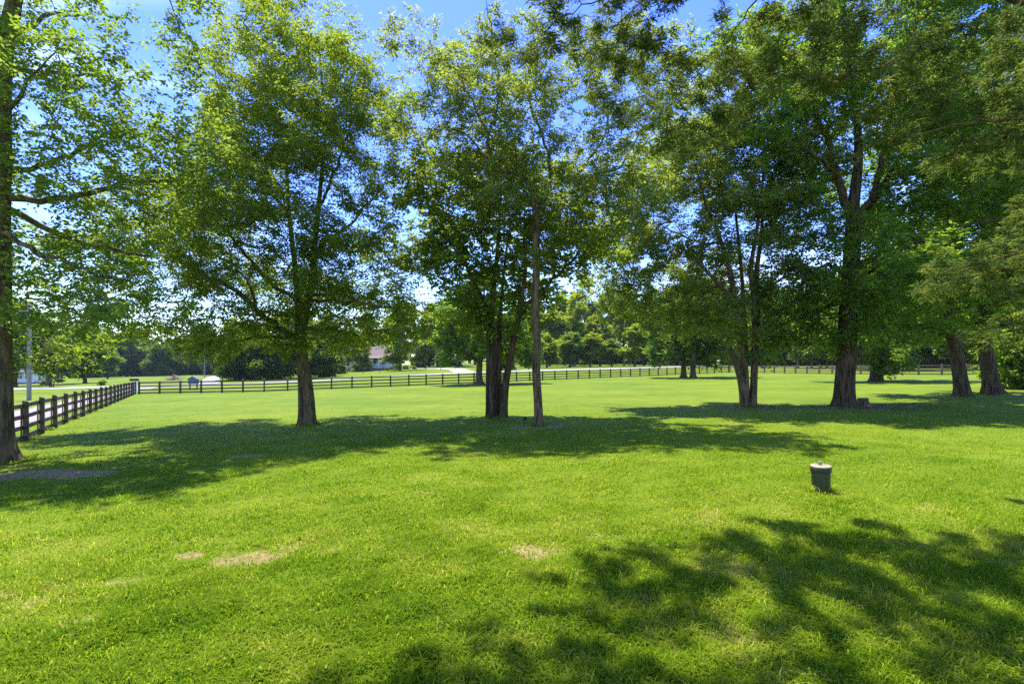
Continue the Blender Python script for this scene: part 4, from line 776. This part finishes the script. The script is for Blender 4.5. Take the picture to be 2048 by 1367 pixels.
# ------------------------------------------------------------------ grass, clover, litter
def grass():
    N = 640000; r = np.random.default_rng(17)
    u = r.random(N); y0, y1 = 3.3, 34.0
    rr = y0*(y1/y0)**u; ang = r.uniform(-.92, .92, N); x = rr*np.tan(ang)*.98; y = rr
    s = soil(x, y)
    keep = ((s < r.uniform(.3, .62, N)) | (r.random(N) < .20)) & (r.random(N) > sstep(17, 34, rr)); x, y, rr = x[keep], y[keep], rr[keep]
    # longer untrimmed blades round the trunks, the riser and the near fence posts
    BX = [(t['base'][0]-1024)/1024*t['Y'] for t in TREES[:9]]+[at(1642, 9.05)[0]-.0]+list(np.linspace(-16.5, -30, 9)); BY = [t['Y'] for t in TREES[:9]]+[9.05]+list(np.linspace(16.7, 38, 9))
    BR = [.50, .24, .42, .42, .72, .62, .75, .62, .5]+[.16]+[.10]*9; wt = np.array(BR)**1.0; wt[9] *= .45; q = r.choice(len(BX), 16000, p=wt/wt.sum()); aa = r.uniform(0, 6.28, 16000); rd = np.array(BR)[q]*r.uniform(.85, 1.25, 16000)
    n0 = len(x); x = np.concatenate([x, np.array(BX)[q]+rd*np.cos(aa)]); y = np.concatenate([y, np.array(BY)[q]+rd*np.sin(aa)]); rr = np.hypot(x*.3, y); n = len(x)
    cl = smooth_noise(x, y, 3.2, 8)+.7*smooth_noise(x, y, 9, 9)
    lod = np.clip(rr/7, 1, 3.2)
    h = (.038+.038*np.clip(cl*1.3, -.75, 1.2)+r.exponential(.016, n))*np.clip(1.3-rr/22, .45, 1.2)
    h[n0:] *= 2.3
    w = r.uniform(.004, .012, n)*lod*1.1*np.clip(1.45-rr/16, .85, 1.2)
    az = r.uniform(0, 6.283, n); lean = r.uniform(.3, 1.5, n); d = np.stack([np.cos(az), np.sin(az)], 1); p = np.stack([-d[:, 1], d[:, 0]], 1)
    z = ground(x, y)-.004; B = np.stack([x, y, z], 1)
    def up(f, hh): return np.stack([d[:, 0]*f*h, d[:, 1]*f*h, hh*h], 1)
    P2 = np.stack([p[:, 0]*w/2, p[:, 1]*w/2, np.zeros(n)], 1)
    m = up(.30*lean, .62); t = up(.95*lean, 1.0-.25*lean)
    V = np.stack([B-P2, B+P2, B+m+P2*.8, B+m-P2*.8, B+t+P2*.12, B+t-P2*.12], 1).reshape(-1, 3)
    i0 = np.arange(n)*6; F = np.concatenate([np.stack([i0, i0+1, i0+2, i0+3], 1), np.stack([i0+3, i0+2, i0+4, i0+5], 1)])
    ti = np.clip(r.normal(.42, .2, n)+(.42*smooth_noise(x, y, 4.5, 12)+.3*smooth_noise(x, y, 11, 14))*np.clip(1.3-rr/18, .3, 1)+.2*smooth_noise(x, y, 1.4, 13)+(r.random(n) < .05)*.5+.5*np.clip(soil(x, y)-.12, 0, .5), 0, 1.1); ti = np.concatenate([ti, ti])
    o = mesh_obj('grass', V, F, BLADE, tint=ti); tag(o, 'short mown grass blades of the lawn', 'grass', kind='stuff')
grass()
def clover():
    r = np.random.default_rng(23); n = 8000
    y = 3.6*(9.5/3.6)**r.random(n); x = r.uniform(-.35, 1.02, n)*y
    k = smooth_noise(x, y, 2.2, 31)+.6*smooth_noise(x, y, 6, 32)+.25*(x/y) > .18; x, y = x[k], y[k]; n = len(x)
    h = r.uniform(.04, .09, n); sz = r.uniform(.010, .019, n); az = r.uniform(0, 6.28, n); V = []; 
    for j in range(3):
        a = az+j*2.094; d = np.stack([np.cos(a), np.sin(a), r.normal(.1, .25, n)], 1); p = np.stack([-np.sin(a), np.cos(a), r.normal(0, .2, n)], 1)
        c = np.stack([x, y, ground(x, y)+h], 1); s = sz[:, None]
        V.append(np.stack([c, c+d*s*.7+p*s*.55, c+d*s*1.25+p*s*.25, c+d*s*1.25-p*s*.25, c+d*s*.7-p*s*.55], 1))
    V = np.stack(V, 1).reshape(-1, 3); F = np.arange(len(V)).reshape(-1, 5)
    o = mesh_obj('clover', V, F, LEAF_G, tint=np.clip(r.normal(.35, .2, len(F)), 0, 1)); tag(o, 'clover leaves mixed into the near lawn', 'clover', kind='stuff')
clover()
def litter():
    r = np.random.default_rng(29); n = 2600
    c = np.where(r.random(n) < .7, 0, 1); cx = np.where(c, 12.6, 17.4); cy = np.where(c, 26.2, 24.9)
    x = cx+r.normal(0, 1.5, n); y = cy+r.normal(0, .8, n); m = 420
    x[:m] = r.uniform(-9, 7, m); y[:m] = r.uniform(6, 18, m)
    az = r.uniform(0, 6.28, n); s = r.uniform(.02, .06, n)*np.where(np.arange(n) < m, .55, 1); d = np.stack([np.cos(az), np.sin(az), r.normal(0, .3, n)], 1)*s[:, None]; p = np.stack([-np.sin(az), np.cos(az), r.normal(0, .3, n)], 1)*s[:, None]*.5
    B = np.stack([x, y, ground(x, y)+.045], 1); V = np.stack([B-d, B+p, B+d, B-p], 1).reshape(-1, 3)
    o = mesh_obj('leaf_litter', V, np.arange(len(V)).reshape(-1, 4), LITTER); tag(o, 'scattered dry brown leaves on the grass and under the oak', 'leaves', kind='stuff')
litter()

# ------------------------------------------------------------------ air
hz = MB().box((0, 690, 4), (1830, 1650, 52)).build('haze', bpy.data.materials.new('haze')); tag(hz, kind='stuff', label='thin summer haze in the air')
hm = hz.data.materials[0]; hm.use_nodes = True; N = hm.node_tree.nodes; N.remove(N['Principled BSDF'])
pv = N.new('ShaderNodeVolumePrincipled'); pv.inputs['Color'].default_value = (.62, .78, 1.0, 1); pv.inputs['Density'].default_value = .00010; pv.inputs['Anisotropy'].default_value = .2
hm.node_tree.links.new(pv.outputs[0], N['Material Output'].inputs['Volume'])
SC.cycles.volume_bounces = 1
